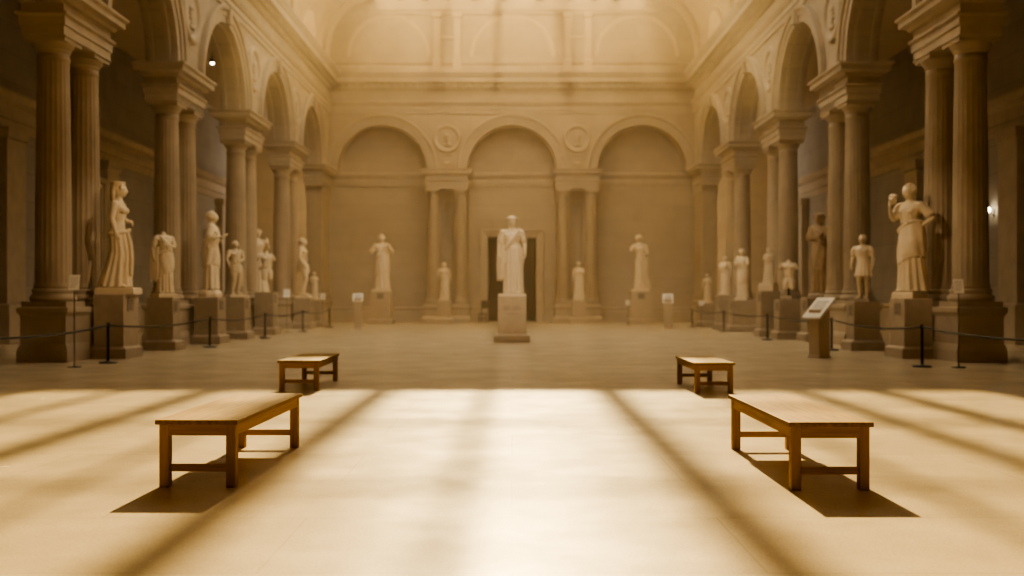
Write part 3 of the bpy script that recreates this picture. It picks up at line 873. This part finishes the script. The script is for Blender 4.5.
        if hair in ('bun', 'polos'):
            for i in range(9):
                a = pi * (i / 8)
                ell(Hb, q(-.046 * cos(a), -.034 + .008 * abs(cos(a)), .022 + .036 * sin(a)), (.014, .014, .014), 8)
            if hair == 'bun': ell(Hb, q(0, .062, -.004), (.026, .026, .026)); tube(Hb, [q(0, .05, -.03), q(.01, .045, -.075)], [.02, .012])
        if hair == 'polos':
            oval_loft(Hb, [(hc.z + .02, hc.x, hc.y + .014, .048, .054), (hc.z + .05, hc.x, hc.y + .014, .052, .058), (hc.z + .088, hc.x, hc.y + .014, .056, .061)])
            for e in (-1, 1):
                tube(Hb, [q(e * .036, .034, .04), q(e * .040, .040, -.02), q(e * .042, .040, -.085)], [.018, .018, .013])
            tube(Hb, [q(0, .052, .03), q(0, .05, -.08)], [.03, .03])
        if hair == 'brim':
            ell(Hb, q(0, .008, .050), (.072, .068, .018)); ell(Hb, q(0, .012, .06), (.046, .046, .030))
        if hair == 'veil':
            oval_loft(Hb, [(hc.z - .17, hc.x, .03 + yo, .085, .05), (hc.z - .11, hc.x, .024 + yo, .078, .05), (hc.z - .05, hc.x, .018 + yo, .060, .055), (hc.z + .01, hc.x, .012 + yo, .058, .060), (hc.z + .05, hc.x, .008 + yo, .050, .055), (hc.z + .072, hc.x, .006 + yo, .025, .03)])
        o = remesh(Hb, 'hair' if hair != 'veil' else 'veil', mat, root, H, voxel * .9, 2); o.location = (0, 0, bh)
    # drapery
    D = bmesh.new(); have = False
    sm = sway
    if dress in ('long', 'high'):
        have = True; W = wide
        fold_loft(D, [(.006, sm, -.004, .138 * W, .108, .10), (.05, sm, -.004, .130 * W, .102, .11), (.16, sm, -.006, .116 * W, .092, .10), (.30, sm, -.010, .106 * W, .084, .075), (.42, sm, -.004, .103 * W, .080, .05),
                      (.505, sm, .004, .101 * W, .080, .03), (.56, sm * .8, .002, .094 * W, .074, .025), (.62, sm * .6 + L(.6), 0, .076 * W, .062, .03), (.66, L(.66), -.002, .075 * W, .062, .025),
                      (.72, L(.7), -.006, .088 * W, .070, .015), (.77, L(.75), -.004, .094 * W, .066, .01), (.805, L(.8), 0 + yo, .080 * W, .05, .005)], nf, 120, seed, .3, seed)
        tube(D, [(-.072 * W + L(.65), -.02, .655), (-.03 + L(.65), -.062, .65), (.03 + L(.65), -.062, .65), (.072 * W + L(.65), -.02, .655), (.06 * W, .035, .655), (0, .06, .655), (-.06 * W, .035, .655), (-.074 * W, -.02, .655)], [.007] * 8, 8)
        fold_loft(D, [(over, sm * .8, 0, .110 * W, .088, .07), (.585, sm * .7, 0, .100 * W, .080, .05), (.625, sm * .6 + L(.62), 0, .079 * W, .065, .02)], nf + 4, 120, seed + 2, 0, seed + 3)
    if dress == 'hip':
        have = True
        fold_loft(D, [(.006, sm, .004, .118, .098, .11), (.10, sm, .002, .108, .090, .12), (.22, sm, -.006, .100, .084, .10), (.34, sm, -.012, .097, .082, .07), (.44, sm, -.004, .098, .080, .05), (.515, sm, .004, .096, .078, .02), (.545, sm, .004, .09, .072, .01)], nf, 120, seed, .5, seed)
        loop = [(sm + (.095) * cos(a), .004 + .078 * sin(a), .535 + .022 * cos(a + .6)) for a in [2 * pi * i / 16 for i in range(17)]]
        tube(D, loop, [.017 + .004 * sin(i * 2.1) for i in range(17)], 10, (0, 0, 1))
        tube(D, [(sm - .03, -.075, .53), (sm - .02, -.098, .42), (sm - .01, -.108, .28), (sm, -.10, .12)], [.014, (.016, .022), (.014, .026), (.012, .022)], 10)
    if dress == 'loin':
        have = True
        fold_loft(D, [(.40, sm, -.004, .098, .078, .09), (.46, sm, -.002, .096, .078, .07), (.52, sm, .004, .092, .074, .03), (.55, sm, .004, .086, .068, .01)], nf, 100, seed, .6, seed)
        tube(D, [(sm + .085, .02, .55), (sm + .10, .01, .44), (sm + .105, .012, .30), (sm + .10, .02, .16)], [.02, (.022, .026), (.02, .028), (.012, .02)], 10)
    if dress == 'tunic':
        have = True
        fold_loft(D, [(.345, sm, -.01, .120, .098, .10), (.40, sm, -.01, .113, .092, .09), (.48, sm, -.002, .104, .084, .06), (.56, sm, .0, .092, .072, .035), (.61, sm * .6, 0, .083, .064, .02), (.66, L(.66), 0, .088, .066, .02), (.73, L(.73), -.004, .101, .072, .012), (.785, L(.78), -.002, .104, .062, .008), (.82, L(.8), 0, .06, .044, .0)], nf, 120, seed, .2, seed)
        tube(D, [(.083 * cos(a) + sm * .6, .064 * sin(a), .612) for a in [2 * pi * i / 16 for i in range(17)]], [.008] * 17, 8, (0, 0, 1))
        for k in (-1, 1): tube(D, [(k * .085, 0, .80), (k * .125, .002, .765), (k * .138, .005, .735)], [.036, .040, .036])
    if dress in ('long', 'tunic'):
        if himation:
            k = himation   # mantle wrapped round the hips, its hem and upper roll running aslant
            fold_loft(D, [(.27, sm, -.006, .120 * W, .100, .06), (.33, sm, -.010, .119 * W, .100, .06), (.42, sm, -.006, .117 * W, .097, .05), (.50, sm, .0, .113 * W, .092, .04), (.56, sm * .8, 0, .106 * W, .086, .03), (.60, sm * .6, 0, .094 * W, .076, .02)], 8, 120, seed, 1.6 * k, seed + 9, .055, -pi / 2 + k * 1.1)
            tube(D, [(sm * .6 + .098 * W * cos(t), .080 * sin(t), .598 + .055 * cos(t + pi / 2 - k * 1.1)) for t in [2 * pi * i / 20 for i in range(21)]], [(.014, .017 + .004 * sin(i * 1.7)) for i in range(21)], 10, (0, 0, 1))
        for k, a in zip((-1, 1), arms):
            if a in ARMS:
                e = Vector((k * (ARMS[a][0][0] - .105 + shx) + L(.65), ARMS[a][0][1] + yo, ARMS[a][0][2])); s0 = Vector((k * shx * .93 + L(.8), yo, shz + .004))
                tube(D, [s0 - Vector((k * .03, 0, -.006)), s0, s0.lerp(e, .35), s0.lerp(e, .72)], [.030, .037, .036, .040], 14)
    if cowl:
        ell(D, (0, .004, .79), (.112, .070, .062)); tube(D, [(-.095, -.01, .78), (0, -.062, .72), (.09, -.03, .66)], [.03, .03, .025])
    if sash:
        have = True
        k = sash
        pts = [(k * .095, .052, .62), (k * .098, .045, .74), (k * .082, -.002, .822), (k * .052, -.058, .775), (0, -.082, .70), (-k * .052, -.078, .63), (-k * .09, -.035, .575), (-k * .10, .02, .55)]
        pts = [(x + L(z), y + yo * .5, z) for x, y, z in pts]
        for off in (-.012, .006, .022): tube(D, [(x, y - .002, z + off) for x, y, z in pts], [(.014, .018)] * 8, 10)
    if mantle:
        have = True
        k = mantle
        # cloth hanging from the forearm in long folds
        for j in range(4):
            x = k * (.105 + .016 * j); y = -.03 + .022 * j - .02
            tube(D, [(x, y, .66), (x + k * .006, y + .004, .5), (x + k * .01, y, .34), (x + k * .006, y, .2 - .03 * (j % 2))], [.013, (.016, .016), (.017, .015), (.010, .012)], 10)
    if train:
        have = True
        k, dy = train
        for j in range(6):
            a = j / 5
            x0, y0 = k * (.05 + .03 * a), .055 + .01 * a
            tube(D, [(x0, y0, .44), (x0 + k * .015, y0 + dy * .4 * a + .01, .26), (x0 + k * .03 * (1 + a), y0 + dy * .75 * (a + .2), .10), (x0 + k * .04 * (1 + a), y0 + dy * (a + .25), .018)], [.022, .026, .026, .018], 10)
    if have:
        o = remesh(D, 'drapery', mat, root, H, voxel, 2); o.location = (0, 0, bh)
    return root

def pedestal(label, x, y, wx, wy, h, side, mat=None, plaque=True, plinth=(.1, .25), name='pedestal', cap=False):
    """stone block on a plinth; x,y its middle. side: which way the plaque faces, -1/+1 = -X/+X face, 0 = the viewer's side"""
    mat = mat or M_ped
    root = thing(name, label, 'pedestal', (x, y, 0))
    po, ph = plinth
    bm = bmesh.new(); rect_loft(bm, 0, 0, wx / 2, wy / 2, [(po, 0), (po, ph * .8), (po * .8, ph * .86), (po * .35, ph * .95), (0.01, ph)]); link('plinth', bm, mat, root)
    bm = bmesh.new(); prof = [(0, ph - .01), (0, h - .015), (-.015, h)]
    if cap: prof = [(0, ph - .01), (0, h - .14), (.04, h - .1), (.05, h - .02), (.04, h)]
    rect_loft(bm, 0, 0, wx / 2, wy / 2, prof); link('shaft', bm, mat, root)
    if plaque:
        bm = bmesh.new()
        pw, pz0, pz1 = min(.34, wy * .42), h - .36, h - .08
        if side: 
            x0, x1 = sorted((side * wx / 2, side * (wx / 2 + .018))); c = -.05
            box(bm, x0, x1, c - pw / 2, c + pw / 2, pz0, pz1, .003)
        else: box(bm, -pw / 2, pw / 2, -wy / 2 - .018, -wy / 2, pz0, pz1, .003)
        pl = link('plaque', bm, M_plaque, root)
        bm = bmesh.new()
        for q in range(4):
            z = pz1 - .06 - q * .055; ww = pw * (.36, .40, .28, .38)[q]
            if side:
                x0, x1 = sorted((side * (wx / 2 + .018), side * (wx / 2 + .021))); box(bm, x0, x1, c - ww, c + ww * (.9, 1, .5, .8)[q], z - .012, z + .012)
            else: box(bm, -ww, ww * (.9, 1, .5, .8)[q], -wy / 2 - .021, -wy / 2 - .018, z - .012, z + .012)
        link('engraved_text', bm, M_ink, pl)
    return root

D = radians
# ---- left side
pedestal('stone pedestal under the tall statue with the flat crown of hair', -8.36, 21.64, .62, .86, 1.34, 1, plinth=(.07, .25))
statue('tall white statue in profile with a flat crown of hair and a dress trailing behind', (-8.31, 21.64, 1.34), D(92), 2.20, ('hang', 'waist'), 'hip', 'f', 'face', 'polos', D(0), 0, 0,
       base=(.29, .40, .14), voxel=.010, trail=.042, seed=3)
pedestal('stone pedestal under the headless draped figure', -8.42, 24.74, .62, .52, 1.27, 1)
statue('small headless white figure wrapped in a mantle, left side', (-8.42, 24.74, 1.27), D(48), 1.66, ('hang', 'cross'), 'long', 'm', 'none', None, base=(.24, .22, .10), voxel=.010, sash=-1, seed=5, wide=1.0, flare=.8, mantle=-1, cowl=True, himation=1)
pedestal('stone pedestal under the draped figure holding out a forearm', -8.27, 28.06, .64, .8, 1.27, 1, plinth=(.08, .25))
statue('white draped figure in profile holding out a forearm, short curly hair', (-8.27, 28.06, 1.27), D(98), 2.14, ('forward', 'waist'), 'long', 'f', 'face', 'curls', 0, D(6), .12, base=(.31, .30, .2), voxel=.010, rock=True, sash=1, seed=8, nf=9, flare=.85, wide=1.10, himation=-1)
pedestal('stone pedestal under the youth with a cloth round his hips', -8.40, 31.08, .74, .66, 1.27, 1)
statue('small white youth with a cloth round his hips, left side', (-8.40, 31.08, 1.27), D(40), 1.62, ('hangfwd', 'waist'), 'loin', 'm', 'face', 'cap', base=(.25, .2, .08), voxel=.010, sash=1, seed=11)
pedestal('stone pedestal under the broken seated torso on the left', -8.3, 34.6, .62, .7, 1.43, 1, plinth=(.08, .25))
statue('broken white torso without head, left side', (-8.3, 34.6, 1.0), D(30), 1.75, ('stump', 'stump'), 'torso', 'm', 'none', None, base=(.25, .2, .43), base_mat=M_ped, voxel=.012, sash=1, seed=13, name='torso_statue').location.z = .82
pedestal('stone pedestal in the left aisle under the half hidden statue', -9.85, 39.6, .7, .7, 1.3, 1, plaque=False)
statue('slender draped statue half hidden by a column, left aisle', (-9.85, 39.6, 1.3), D(30), 2.5, ('hang', 'raise'), 'long', 'f', 'face', 'bun', base=(.25, .22, .1), voxel=.014, seed=17)
pedestal('stone pedestal under the leaning nude statue', -8.33, 40.95, .66, .8, 1.22, 1, plinth=(.07, .25))
statue('white nude statue leaning back in profile near the left corner', (-8.33, 40.95, 1.22), D(86), 2.3, ('hangfwd', 'hang'), 'loin', 'm', 'face', 'cap', 0, 0, -.14, base=(.3, .25, .1), voxel=.014, seed=19)
pedestal('stone pedestal under the smallest draped statue in the left corner', -8.36, 43.25, .66, .6, 1.12, 1, plinth=(.07, .25))
statue('smallest white draped statue in the left corner', (-8.36, 43.25, 1.12), D(30), 1.12, ('waist', 'cross'), 'long', 'f', 'face', 'bun', base=(.2, .18, .07), voxel=.010, seed=23)
# ---- end wall
pedestal('stone pedestal under the draped statue with both forearms held out', -6.1, 47.9, .94, .8, 1.52, 0, M_pedlight)
statue('white draped statue with both forearms held out, back wall left', (-6.1, 47.9, 1.52), 0, 2.55, ('out', 'out'), 'long', 'm', 'face', 'cap', base=(.42, .34, .1), voxel=.014, seed=29, sash=1, himation=1, flare=.85)
pedestal('narrow pedestal under the niche statue left of the doorway', -3.17, 47.6, .66, .53, 1.1, 0, M_pedlight, False, (.12, .3))
statue('small pale niche statue between two columns left of the doorway', (-3.17, 47.6, 1.1), D(8), 1.68, ('waist', 'hang'), 'hip', 'm', 'face', 'cap', base=(.22, .2, .08), voxel=.012, seed=31, sash=1)
pc = pedestal('wide stone pedestal in the middle of the hall, standing before the doorway', 0, 29.0, .80, .80, 1.30, 0, M_pedlight, False, (.1, .24))
bm = bmesh.new()
# worn inscription on the front: a line of carved strokes
rr = random.Random(4)
xx = -.22
while xx < .22:
    w_ = rr.choice((.05, .07, .08)); zt = 1.02; 
    k = rr.randint(0, 3)
    box(bm, xx, xx + .014, -.404, -.400, .90, zt)
    if k != 1: box(bm, xx, xx + w_ * .8, -.404, -.400, zt - .014, zt)
    if k > 1: box(bm, xx + w_ * .8 - .014, xx + w_ * .8, -.404, -.400, .90, zt)
    if k in (0, 1): box(bm, xx, xx + w_ * .8, -.404, -.400, .90, .914)
    xx += w_ + .02
box(bm, -.14, .16, -.404, -.400, .80, .815)
link('inscription', bm, M_plaque, pc)
statue('large pale robed statue in the middle of the hall, broad headdress, arms at its sides', (0, 29.0, 1.30), D(3), 2.17, ('hang', 'hang'), 'long', 'm', 'face', 'brim', base=(.38, .36, .07), voxel=.010, seed=37, mantle=-1, sash=1, wide=1.10, flare=.74, over=.40)
pedestal('narrow pedestal under the niche statue right of the doorway', 3.1, 47.6, .66, .53, 1.1, 0, M_pedlight, False, (.12, .3))
statue('small pale niche statue between two columns right of the doorway', (3.1, 47.6, 1.1), D(-8), 1.72, ('hang', 'cross'), 'long', 'f', 'face', 'bun', base=(.22, .2, .08), voxel=.012, seed=41)
pedestal('stone pedestal under the armless statue with a cloth at its hips, back wall', 6.0, 47.9, .94, .8, 1.52, 0, M_pedlight)
statue('white statue with broken right arm and a cloth at its hips, back wall right', (6.0, 47.9, 1.52), D(-8), 2.55, ('stump', 'waist'), 'hip', 'f', 'face', 'bun', D(-10), 0, 0, base=(.42, .34, .1), voxel=.014, seed=43, lean=-.06, train=(1, .03))
# ---- right side
pedestal('stone pedestal under the draped woman holding a mask', 8.42, 21.64, .58, .86, 1.25, -1, plinth=(.07, .25))
statue('tall white draped woman holding a mask up to her face, other hand on hip', (8.41, 21.64, 1.25), D(-56), 2.27, ('raise', 'hip'), 'long', 'f', 'face', 'cap', D(-6), D(8), .02, base=(.25, .27, .14), voxel=.010, seed=47, trail=.032, flare=.84, hold=(-1, 'mask'), nf=11, himation=1)
pedestal('stone pedestal under the boy in a short tunic', 8.42, 24.6, .60, .56, 1.18, -1)
statue('white statue of a boy in a short tunic with bare legs', (8.42, 24.6, 1.18), D(-42), 1.52, ('hang', 'hang'), 'tunic', 'm', 'face', 'curls', base=(.25, .2, .06), base_mat=M_ped, voxel=.009, seed=53)
pedestal('stone pedestal behind the slanted lectern, under the dark draped figure', 8.9, 29.72, .85, .7, 1.25, -1)
statue('tall draped figure, coloured brown as shade, with folded arms before the aisle doorway', (8.93, 29.72, 1.25), D(-44), 2.3, ('cross', 'cross'), 'long', 'f', 'face', 'bun', D(-8), D(8), .04, mat=M_marble_shade, base=(.34, .3, .15), base_mat=M_ped, voxel=.011, rock=True, seed=59, sash=-1, himation=-1, flare=.85)
pedestal('stone pedestal under the headless armless torso on the right', 8.36, 30.95, .72, .64, 1.2, -1)
t = statue('headless armless white torso on a short rod, right side', (8.36, 30.95, 1.2), D(-25), 1.62, ('stump', 'stump'), 'torso', 'm', 'none', None, base=(.12, .12, .10), base_mat=M_ped, voxel=.011, seed=61, name='torso_statue')
for ch in [o for o in bpy.data.objects if o.parent == t and o.name.startswith('figure')]: ch.location.z = .30 - .34 * 1.62
bm = bmesh.new(); lathe(bm, [(.03, .09), (.03, .42)], 16); link('rod', bm, M_black, t)
pedestal('tall pedestal under the hooded half figure, right side', 8.28, 33.05, .62, .6, 1.46, -1, plinth=(.08, .25))
t = statue('white hooded figure on a square white block, right side', (8.28, 33.05, 1.46), D(-40), 1.13, ('cross', 'waist'), 'long', 'f', 'face', 'veil', base=(.25, .22, .26), voxel=.011, seed=67, wide=1.25)
pedestal('stone pedestal under the small statue with crossed arms', 8.42, 37.45, .85, .62, 1.15, -1)
statue('white draped statue with crossed arms in front of a column, right side', (8.42, 37.45, 1.15), D(-35), 1.8, ('cross', 'cross'), 'long', 'f', 'face', 'bun', base=(.25, .2, .08), voxel=.012, seed=71, sash=-1, flare=.8, himation=1)
pedestal('stone pedestal under the second statue from the right corner', 8.33, 40.0, .66, .6, 1.35, -1)
statue('small white draped statue, second from the right corner', (8.33, 40.0, 1.35), D(-30), 1.42, ('cross', 'hang'), 'long', 'm', 'face', 'cap', base=(.22, .2, .08), voxel=.011, seed=73, sash=1, flare=.85)
pedestal('low stone pedestal under the smallest statue in the right corner', 8.28, 43.5, .8, .7, 1.0, -1)
statue('smallest white draped statue in the right corner', (8.28, 43.5, 1.0), D(-25), 1.18, ('hang', 'waist'), 'hip', 'f', 'face', 'bun', base=(.2, .18, .07), voxel=.010, seed=79)

# ------------------------------------------------------------------ rope barriers
def make_stanchion():
    root = thing('stanchion', 'barrier post', 'barrier post')
    bm = bmesh.new(); lathe(bm, [(.17, 0), (.17, .015), (.15, .028), (.05, .04), (.03, .05)], 32); link('base', bm, M_black, root)
    bm = bmesh.new(); lathe(bm, [(.026, .045), (.026, .72)], 20); link('post', bm, M_black, root)
    bm = bmesh.new(); lathe(bm, [(.034, .70), (.036, .73), (.036, .76), (.026, .78), (.01, .785)], 20); link('cap', bm, M_black, root)
    return root
st0 = make_stanchion(); used = False
LP = [(-7.80, 14.0), (-7.83, 19.85), (-7.67, 26.0), (-7.62, 31.6), (-7.60, 37.2), (-7.58, 42.5)]
RP = [(7.70, 13.2), (7.53, 18.8), (7.68, 24.6), (7.56, 30.3), (7.72, 37.3), (7.5, 42.6)]
names_l = ['black barrier post just outside the left edge', 'black barrier post before the pedestal of the tall statue with the flat crown of hair', 'black barrier post before the figure holding out a forearm', 'black barrier post before the youth with a cloth round his hips', 'black barrier post before the leaning nude statue', 'black barrier post nearest the left corner']
names_r = ['black barrier post just outside the right edge', 'black barrier post before the pedestal of the draped woman holding a mask', 'black barrier post just right of the slanted lectern', 'black barrier post before the headless armless torso', 'black barrier post before the small statue with crossed arms', 'black barrier post nearest the right corner']
for P, N in ((LP, names_l), (RP, names_r)):
    for (x, y), l in zip(P, N):
        o = st0 if not used else copy_tree(st0); used = True
        o.location = (x, y, 0); tag(o, l, 'barrier post', 'barrier posts along the statues')
rl = ['nearest black rope of the left barrier, leaving the picture', 'black rope before the tall statue and the headless figure', 'black rope before the figure holding out a forearm and the youth', 'black rope of the left barrier before the broken torso', 'farthest black rope of the left barrier']
rg = ['nearest black rope of the right barrier, leaving the picture', 'black rope before the woman with the mask and the boy in a tunic', 'black rope passing behind the slanted lectern', 'black rope of the right barrier before the hooded figure', 'farthest black rope of the right barrier']
for P, N in ((LP, rl), (RP, rg)):
    for (a, b_), l in zip(zip(P, P[1:]), N):
        bm = bmesh.new(); n = 16
        pts = [(a[0] + (b_[0] - a[0]) * i / n, a[1] + (b_[1] - a[1]) * i / n, .735 - .10 * (1 - (2 * i / n - 1) ** 2)) for i in range(n + 1)]
        tube(bm, pts, [.02] * (n + 1), 10, (0, 0, 1))
        tag(link('barrier_rope', bm, M_black, None, True), l, 'rope', 'ropes of the barriers', 'thing')

# ------------------------------------------------------------------ signs and lecterns
def sign(label, x, y, ztop, w, h, rot, tilt=.3):
    root = thing('information_sign', label, 'sign', (x, y, 0), rot)
    bm = bmesh.new(); lathe(bm, [(.12, 0), (.12, .012), (.03, .02), (.014, .03)], 24); link('foot', bm, M_black, root)
    bm = bmesh.new(); lathe(bm, [(.011, .02), (.011, ztop - h * .8)], 12); link('pole', bm, M_metal, root)
    z0 = ztop - h
    bm = bmesh.new(); c, s_ = cos(tilt), sin(tilt)
    P = lambda u, v, d: (u, v * s_ * -1 * -1 - d * c - h * s_ * .5, z0 + v * c - d * s_ * -1 * 0 + 0)
    loft(bm, [[P(-w / 2, 0, d), P(w / 2, 0, d), P(w / 2, h, d), P(-w / 2, h, d)] for d in (0, .012)])
    pn = link('panel', bm, M_paper, root)
    bm = bmesh.new()
    for q in range(5):
        v = h * (.82 - q * .15); e = w * (.38, .34, .38, .36, .2)[q]
        loft(bm, [[P(-w * .38, v - .004, d), P(e, v - .004, d), P(e, v + .004, d), P(-w * .38, v + .004, d)] for d in (.0121, .0135)])
    link('printed_text', bm, M_ink, pn)
    return root
sign('white information card on a thin pole at the left edge, beside the near column', -8.0, 18.72, 1.70, .18, .29, D(8))
sign('white information card on a thin pole at the right edge, beside the near column', 8.12, 18.62, 1.62, .17, .27, D(-8))
sign('small white information card before the leaning nude statue', -8.05, 36.6, 1.55, .22, .30, D(10))
sign('small white information card beside the smallest statue in the left corner', -7.95, 43.0, 1.42, .22, .26, D(10))
sign('small white information card left of the pedestal of the armless statue, back wall', 5.2, 46.0, 1.12, .2, .22, 0)
sign('small white information card beside the smallest statue in the right corner', 7.95, 43.0, 1.12, .2, .22, D(-10))

def lectern(label, x, y, rot, pw, pd, hz, tw, tl, tilt):
    """post with a slanted white reading panel; panel low edge towards -Y before rot"""
    root = thing('lectern', label, 'lectern', (x, y, 0), rot)
    bm = bmesh.new(); rect_loft(bm, 0, 0, pw / 2, pd / 2, [(.02, 0), (.02, .04), (0, .05), (0, hz)]); link('post', bm, M_lectern, root)
    c, s_ = cos(tilt), sin(tilt)
    P = lambda u, v, d: (u, v * c - d * s_, hz + .02 + v * s_ + d * c)
    bm = bmesh.new(); loft(bm, [[P(-tw / 2, -tl / 2, d), P(tw / 2, -tl / 2, d), P(tw / 2, tl / 2, d), P(-tw / 2, tl / 2, d)] for d in (-.02, .03)])
    pn = link('reading_panel', bm, M_paper, root)
    bm = bmesh.new()
    for q in range(6):
        v = tl * (.28 - q * .1); e = tw * (.34, .30, .34, .32, .34, .1)[q]
        loft(bm, [[P(-tw * .34, v - tl * .014, d), P(e, v - tl * .014, d), P(e, v + tl * .014, d), P(-tw * .34, v + tl * .014, d)] for d in (.0302, .032)])
    link('printed_text', bm, M_ink, pn)
    return root
lectern('stone coloured lectern with a slanted white text panel before the barrier on the right', 6.48, 21.6, D(-60), .30, .30, 1.02, .50, .62, D(42))
lectern('slim lectern with a white panel near the left corner, back of the hall', -6.05, 40.2, D(6), .30, .22, 1.22, .40, .36, D(58))
lectern('slim lectern with a white panel near the right corner, back of the hall', 6.12, 40.2, D(-6), .30, .22, 1.18, .42, .40, D(62))

# chair by the doorway
ch = thing('chair', 'dark wooden chair against the back wall just left of the doorway', 'chair', (-1.36, 49.2, 0), D(-20))
bm = bmesh.new(); box(bm, -.21, .21, -.21, .21, .43, .47, .01); link('seat', bm, M_darkwood, ch)
for sx in (-1, 1):
    for sy in (-1, 1):
        bm = bmesh.new(); x0, x1 = sorted((sx * .2, sx * .16)); y0, y1 = sorted((sy * .2, sy * .16)); box(bm, x0, x1, y0, y1, 0, .44 if sy < 0 else 1.08, .004); link('leg', bm, M_darkwood, ch)
bm = bmesh.new(); box(bm, -.2, .2, .165, .195, .70, 1.08, .008); link('backrest', bm, M_darkwood, ch)
bm = bmesh.new(); box(bm, -.17, .17, -.2, -.17, .2, .24, .004); link('stretcher', bm, M_darkwood, ch)

# lamps in the aisles
def hung_lamp(label, x, y, z):
    root = thing('ceiling_spotlight', label, 'lamp', (x, y, z))
    bm = bmesh.new(); lathe(bm, [(.012, .1), (.012, AZ * HS - z)], 10); link('rod', bm, M_black, root)
    bm = bmesh.new(); lathe(bm, [(.05, .12), (.08, .05), (.085, -.06), (.07, -.06)], 20); link('lamp_shade', bm, M_black, root)
    bm = bmesh.new(); ell(bm, (0, 0, -.06), (.055, .055, .05)); link('bulb', bm, M_bulb, root, True)
hung_lamp('small bright spotlight glowing inside the second arch on the left', -9.95, 34.0, 9.1)
ws = thing('wall_sconce', 'small glowing wall lamp at the right edge behind the near columns', 'lamp', ((AX) * HS, 29.4, 3.7))
bm = bmesh.new(); box(bm, -.04, 0, -.06, .06, -.1, .1, .01); link('back_plate', bm, M_metal, ws)
bm = bmesh.new(); tube(bm, [(-.03, 0, -.04), (-.12, 0, -.06), (-.16, 0, .0)], [.012] * 3, 8); link('arm', bm, M_metal, ws)
bm = bmesh.new(); ell(bm, (-.16, 0, .07), (.06, .06, .07)); link('bulb', bm, M_bulb, ws, True)

# ------------------------------------------------------------------ haze
m, nt, out = new_mat('dusty_haze')
v = nt.nodes.new('ShaderNodeVolumeScatter'); v.inputs['Color'].default_value = (1, .83, .57, 1)
v.inputs['Density'].default_value = .0088; v.inputs['Anisotropy'].default_value = .48
nt.links.new(v.outputs[0], out.inputs['Volume'])
M_haze = m
hz = boxobj('haze', ((-FX + .02) * HS, (FX - .02) * HS, 22.5, (YB - .02) * HS, .02, (CEIL - .05) * HS), M_haze)
tag(hz, 'warm dusty haze hanging in the far half of the sunlit hall', 'haze', None, 'stuff')

# ------------------------------------------------------------------ light
ELEV = radians(30.0)
sun = bpy.data.lights.new('sun', 'SUN'); sun.energy = 19.5; sun.color = (1, .74, .345); sun.angle = radians(.85)
so = bpy.data.objects.new('sun', sun); COL.objects.link(so)
so.rotation_euler = Vector((0, -cos(ELEV), -sin(ELEV))).to_track_quat('-Z', 'Y').to_euler()
w = bpy.data.worlds.new('sky'); SC.world = w; w.use_nodes = True
bg = w.node_tree.nodes['Background']; bg.inputs[0].default_value = (1, .91, .74, 1); bg.inputs[1].default_value = 3.9
SPOTP = 3600
def spot(name, loc, target, power, size, blend=.6, col=(1, .80, .52), r=.15):
    l = bpy.data.lights.new(name, 'SPOT'); l.energy = power; l.spot_size = radians(size); l.spot_blend = blend; l.color = col; l.shadow_soft_size = r
    o = bpy.data.objects.new(name, l); COL.objects.link(o); o.location = loc
    o.rotation_euler = (Vector(target) - Vector(loc)).to_track_quat('-Z', 'Y').to_euler(); return o

# added fill lamps without fixtures, high up, brightening the statues and cards
for nm, src, dst, pw, sz in (
        ('left_near', (7.5, 12.0, 11.5), (-8.4, 21.6, 2.3), 1.1, 11), ('left_second', (7.5, 15.0, 11.5), (-8.4, 24.8, 2.1), .55, 7), ('left_third', (7.5, 18.0, 11.5), (-8.35, 28.0, 2.4), .9, 8),
        ('left_fourth', (7.5, 21.0, 11.5), (-8.4, 31.5, 2.1), .5, 7), ('left_far', (6.0, 26.0, 12.5), (-8.6, 37.5, 2.4), .7, 20),
        ('right_near', (-7.5, 12.0, 11.5), (8.55, 21.6, 2.3), 1.1, 11), ('right_second', (-7.5, 15.0, 11.5), (8.4, 24.6, 2.0), .6, 7), ('right_third', (-7.5, 18.0, 11.5), (8.4, 31.0, 1.8), .5, 6),
        ('right_far', (-6.0, 26.0, 12.5), (8.5, 37.5, 2.2), .7, 20), ('middle', (1.5, 5.0, 12.5), (0, 29.0, 1.9), 3.2, 9), ('left_card', (7.5, 9.0, 11.5), (-8.0, 18.72, 1.55), .8, 2.2), ('right_card', (-7.5, 9.0, 11.5), (8.12, 18.62, 1.5), .8, 2.2),
        ('end_left', (-3, 26.0, 13.5), (-6.1, 47.9, 2.6), .6, 10), ('end_right', (3, 26.0, 13.5), (6.0, 47.9, 2.6), .6, 10)):
    spot('added_fill_' + nm, src, dst, SPOTP * pw, sz, .8, (1, .78, .50), .12)

# ------------------------------------------------------------------ camera
cam = bpy.data.cameras.new('camera'); co = bpy.data.objects.new('camera', cam); COL.objects.link(co)
co.location = (0, 0, 1.30); co.rotation_euler = (radians(90), 0, 0)
cam.sensor_width = 36; cam.lens = 36; cam.shift_y = 8 / 1024
cam.clip_start = .05; cam.clip_end = 300
cam.dof.use_dof = True; cam.dof.focus_distance = 7.4; cam.dof.aperture_fstop = 1.35
SC.camera = co

SC.view_settings.view_transform = 'AgX'
SC.view_settings.look = 'AgX - Medium High Contrast'
SC.view_settings.exposure = 0.0
SC.cycles.max_bounces = 8; SC.cycles.diffuse_bounces = 5; SC.cycles.volume_bounces = 2; SC.cycles.transparent_max_bounces = 12
SC.cycles.use_denoising = True
SC.cycles.volume_step_rate = 4
SC.cycles.sample_clamp_indirect = 6
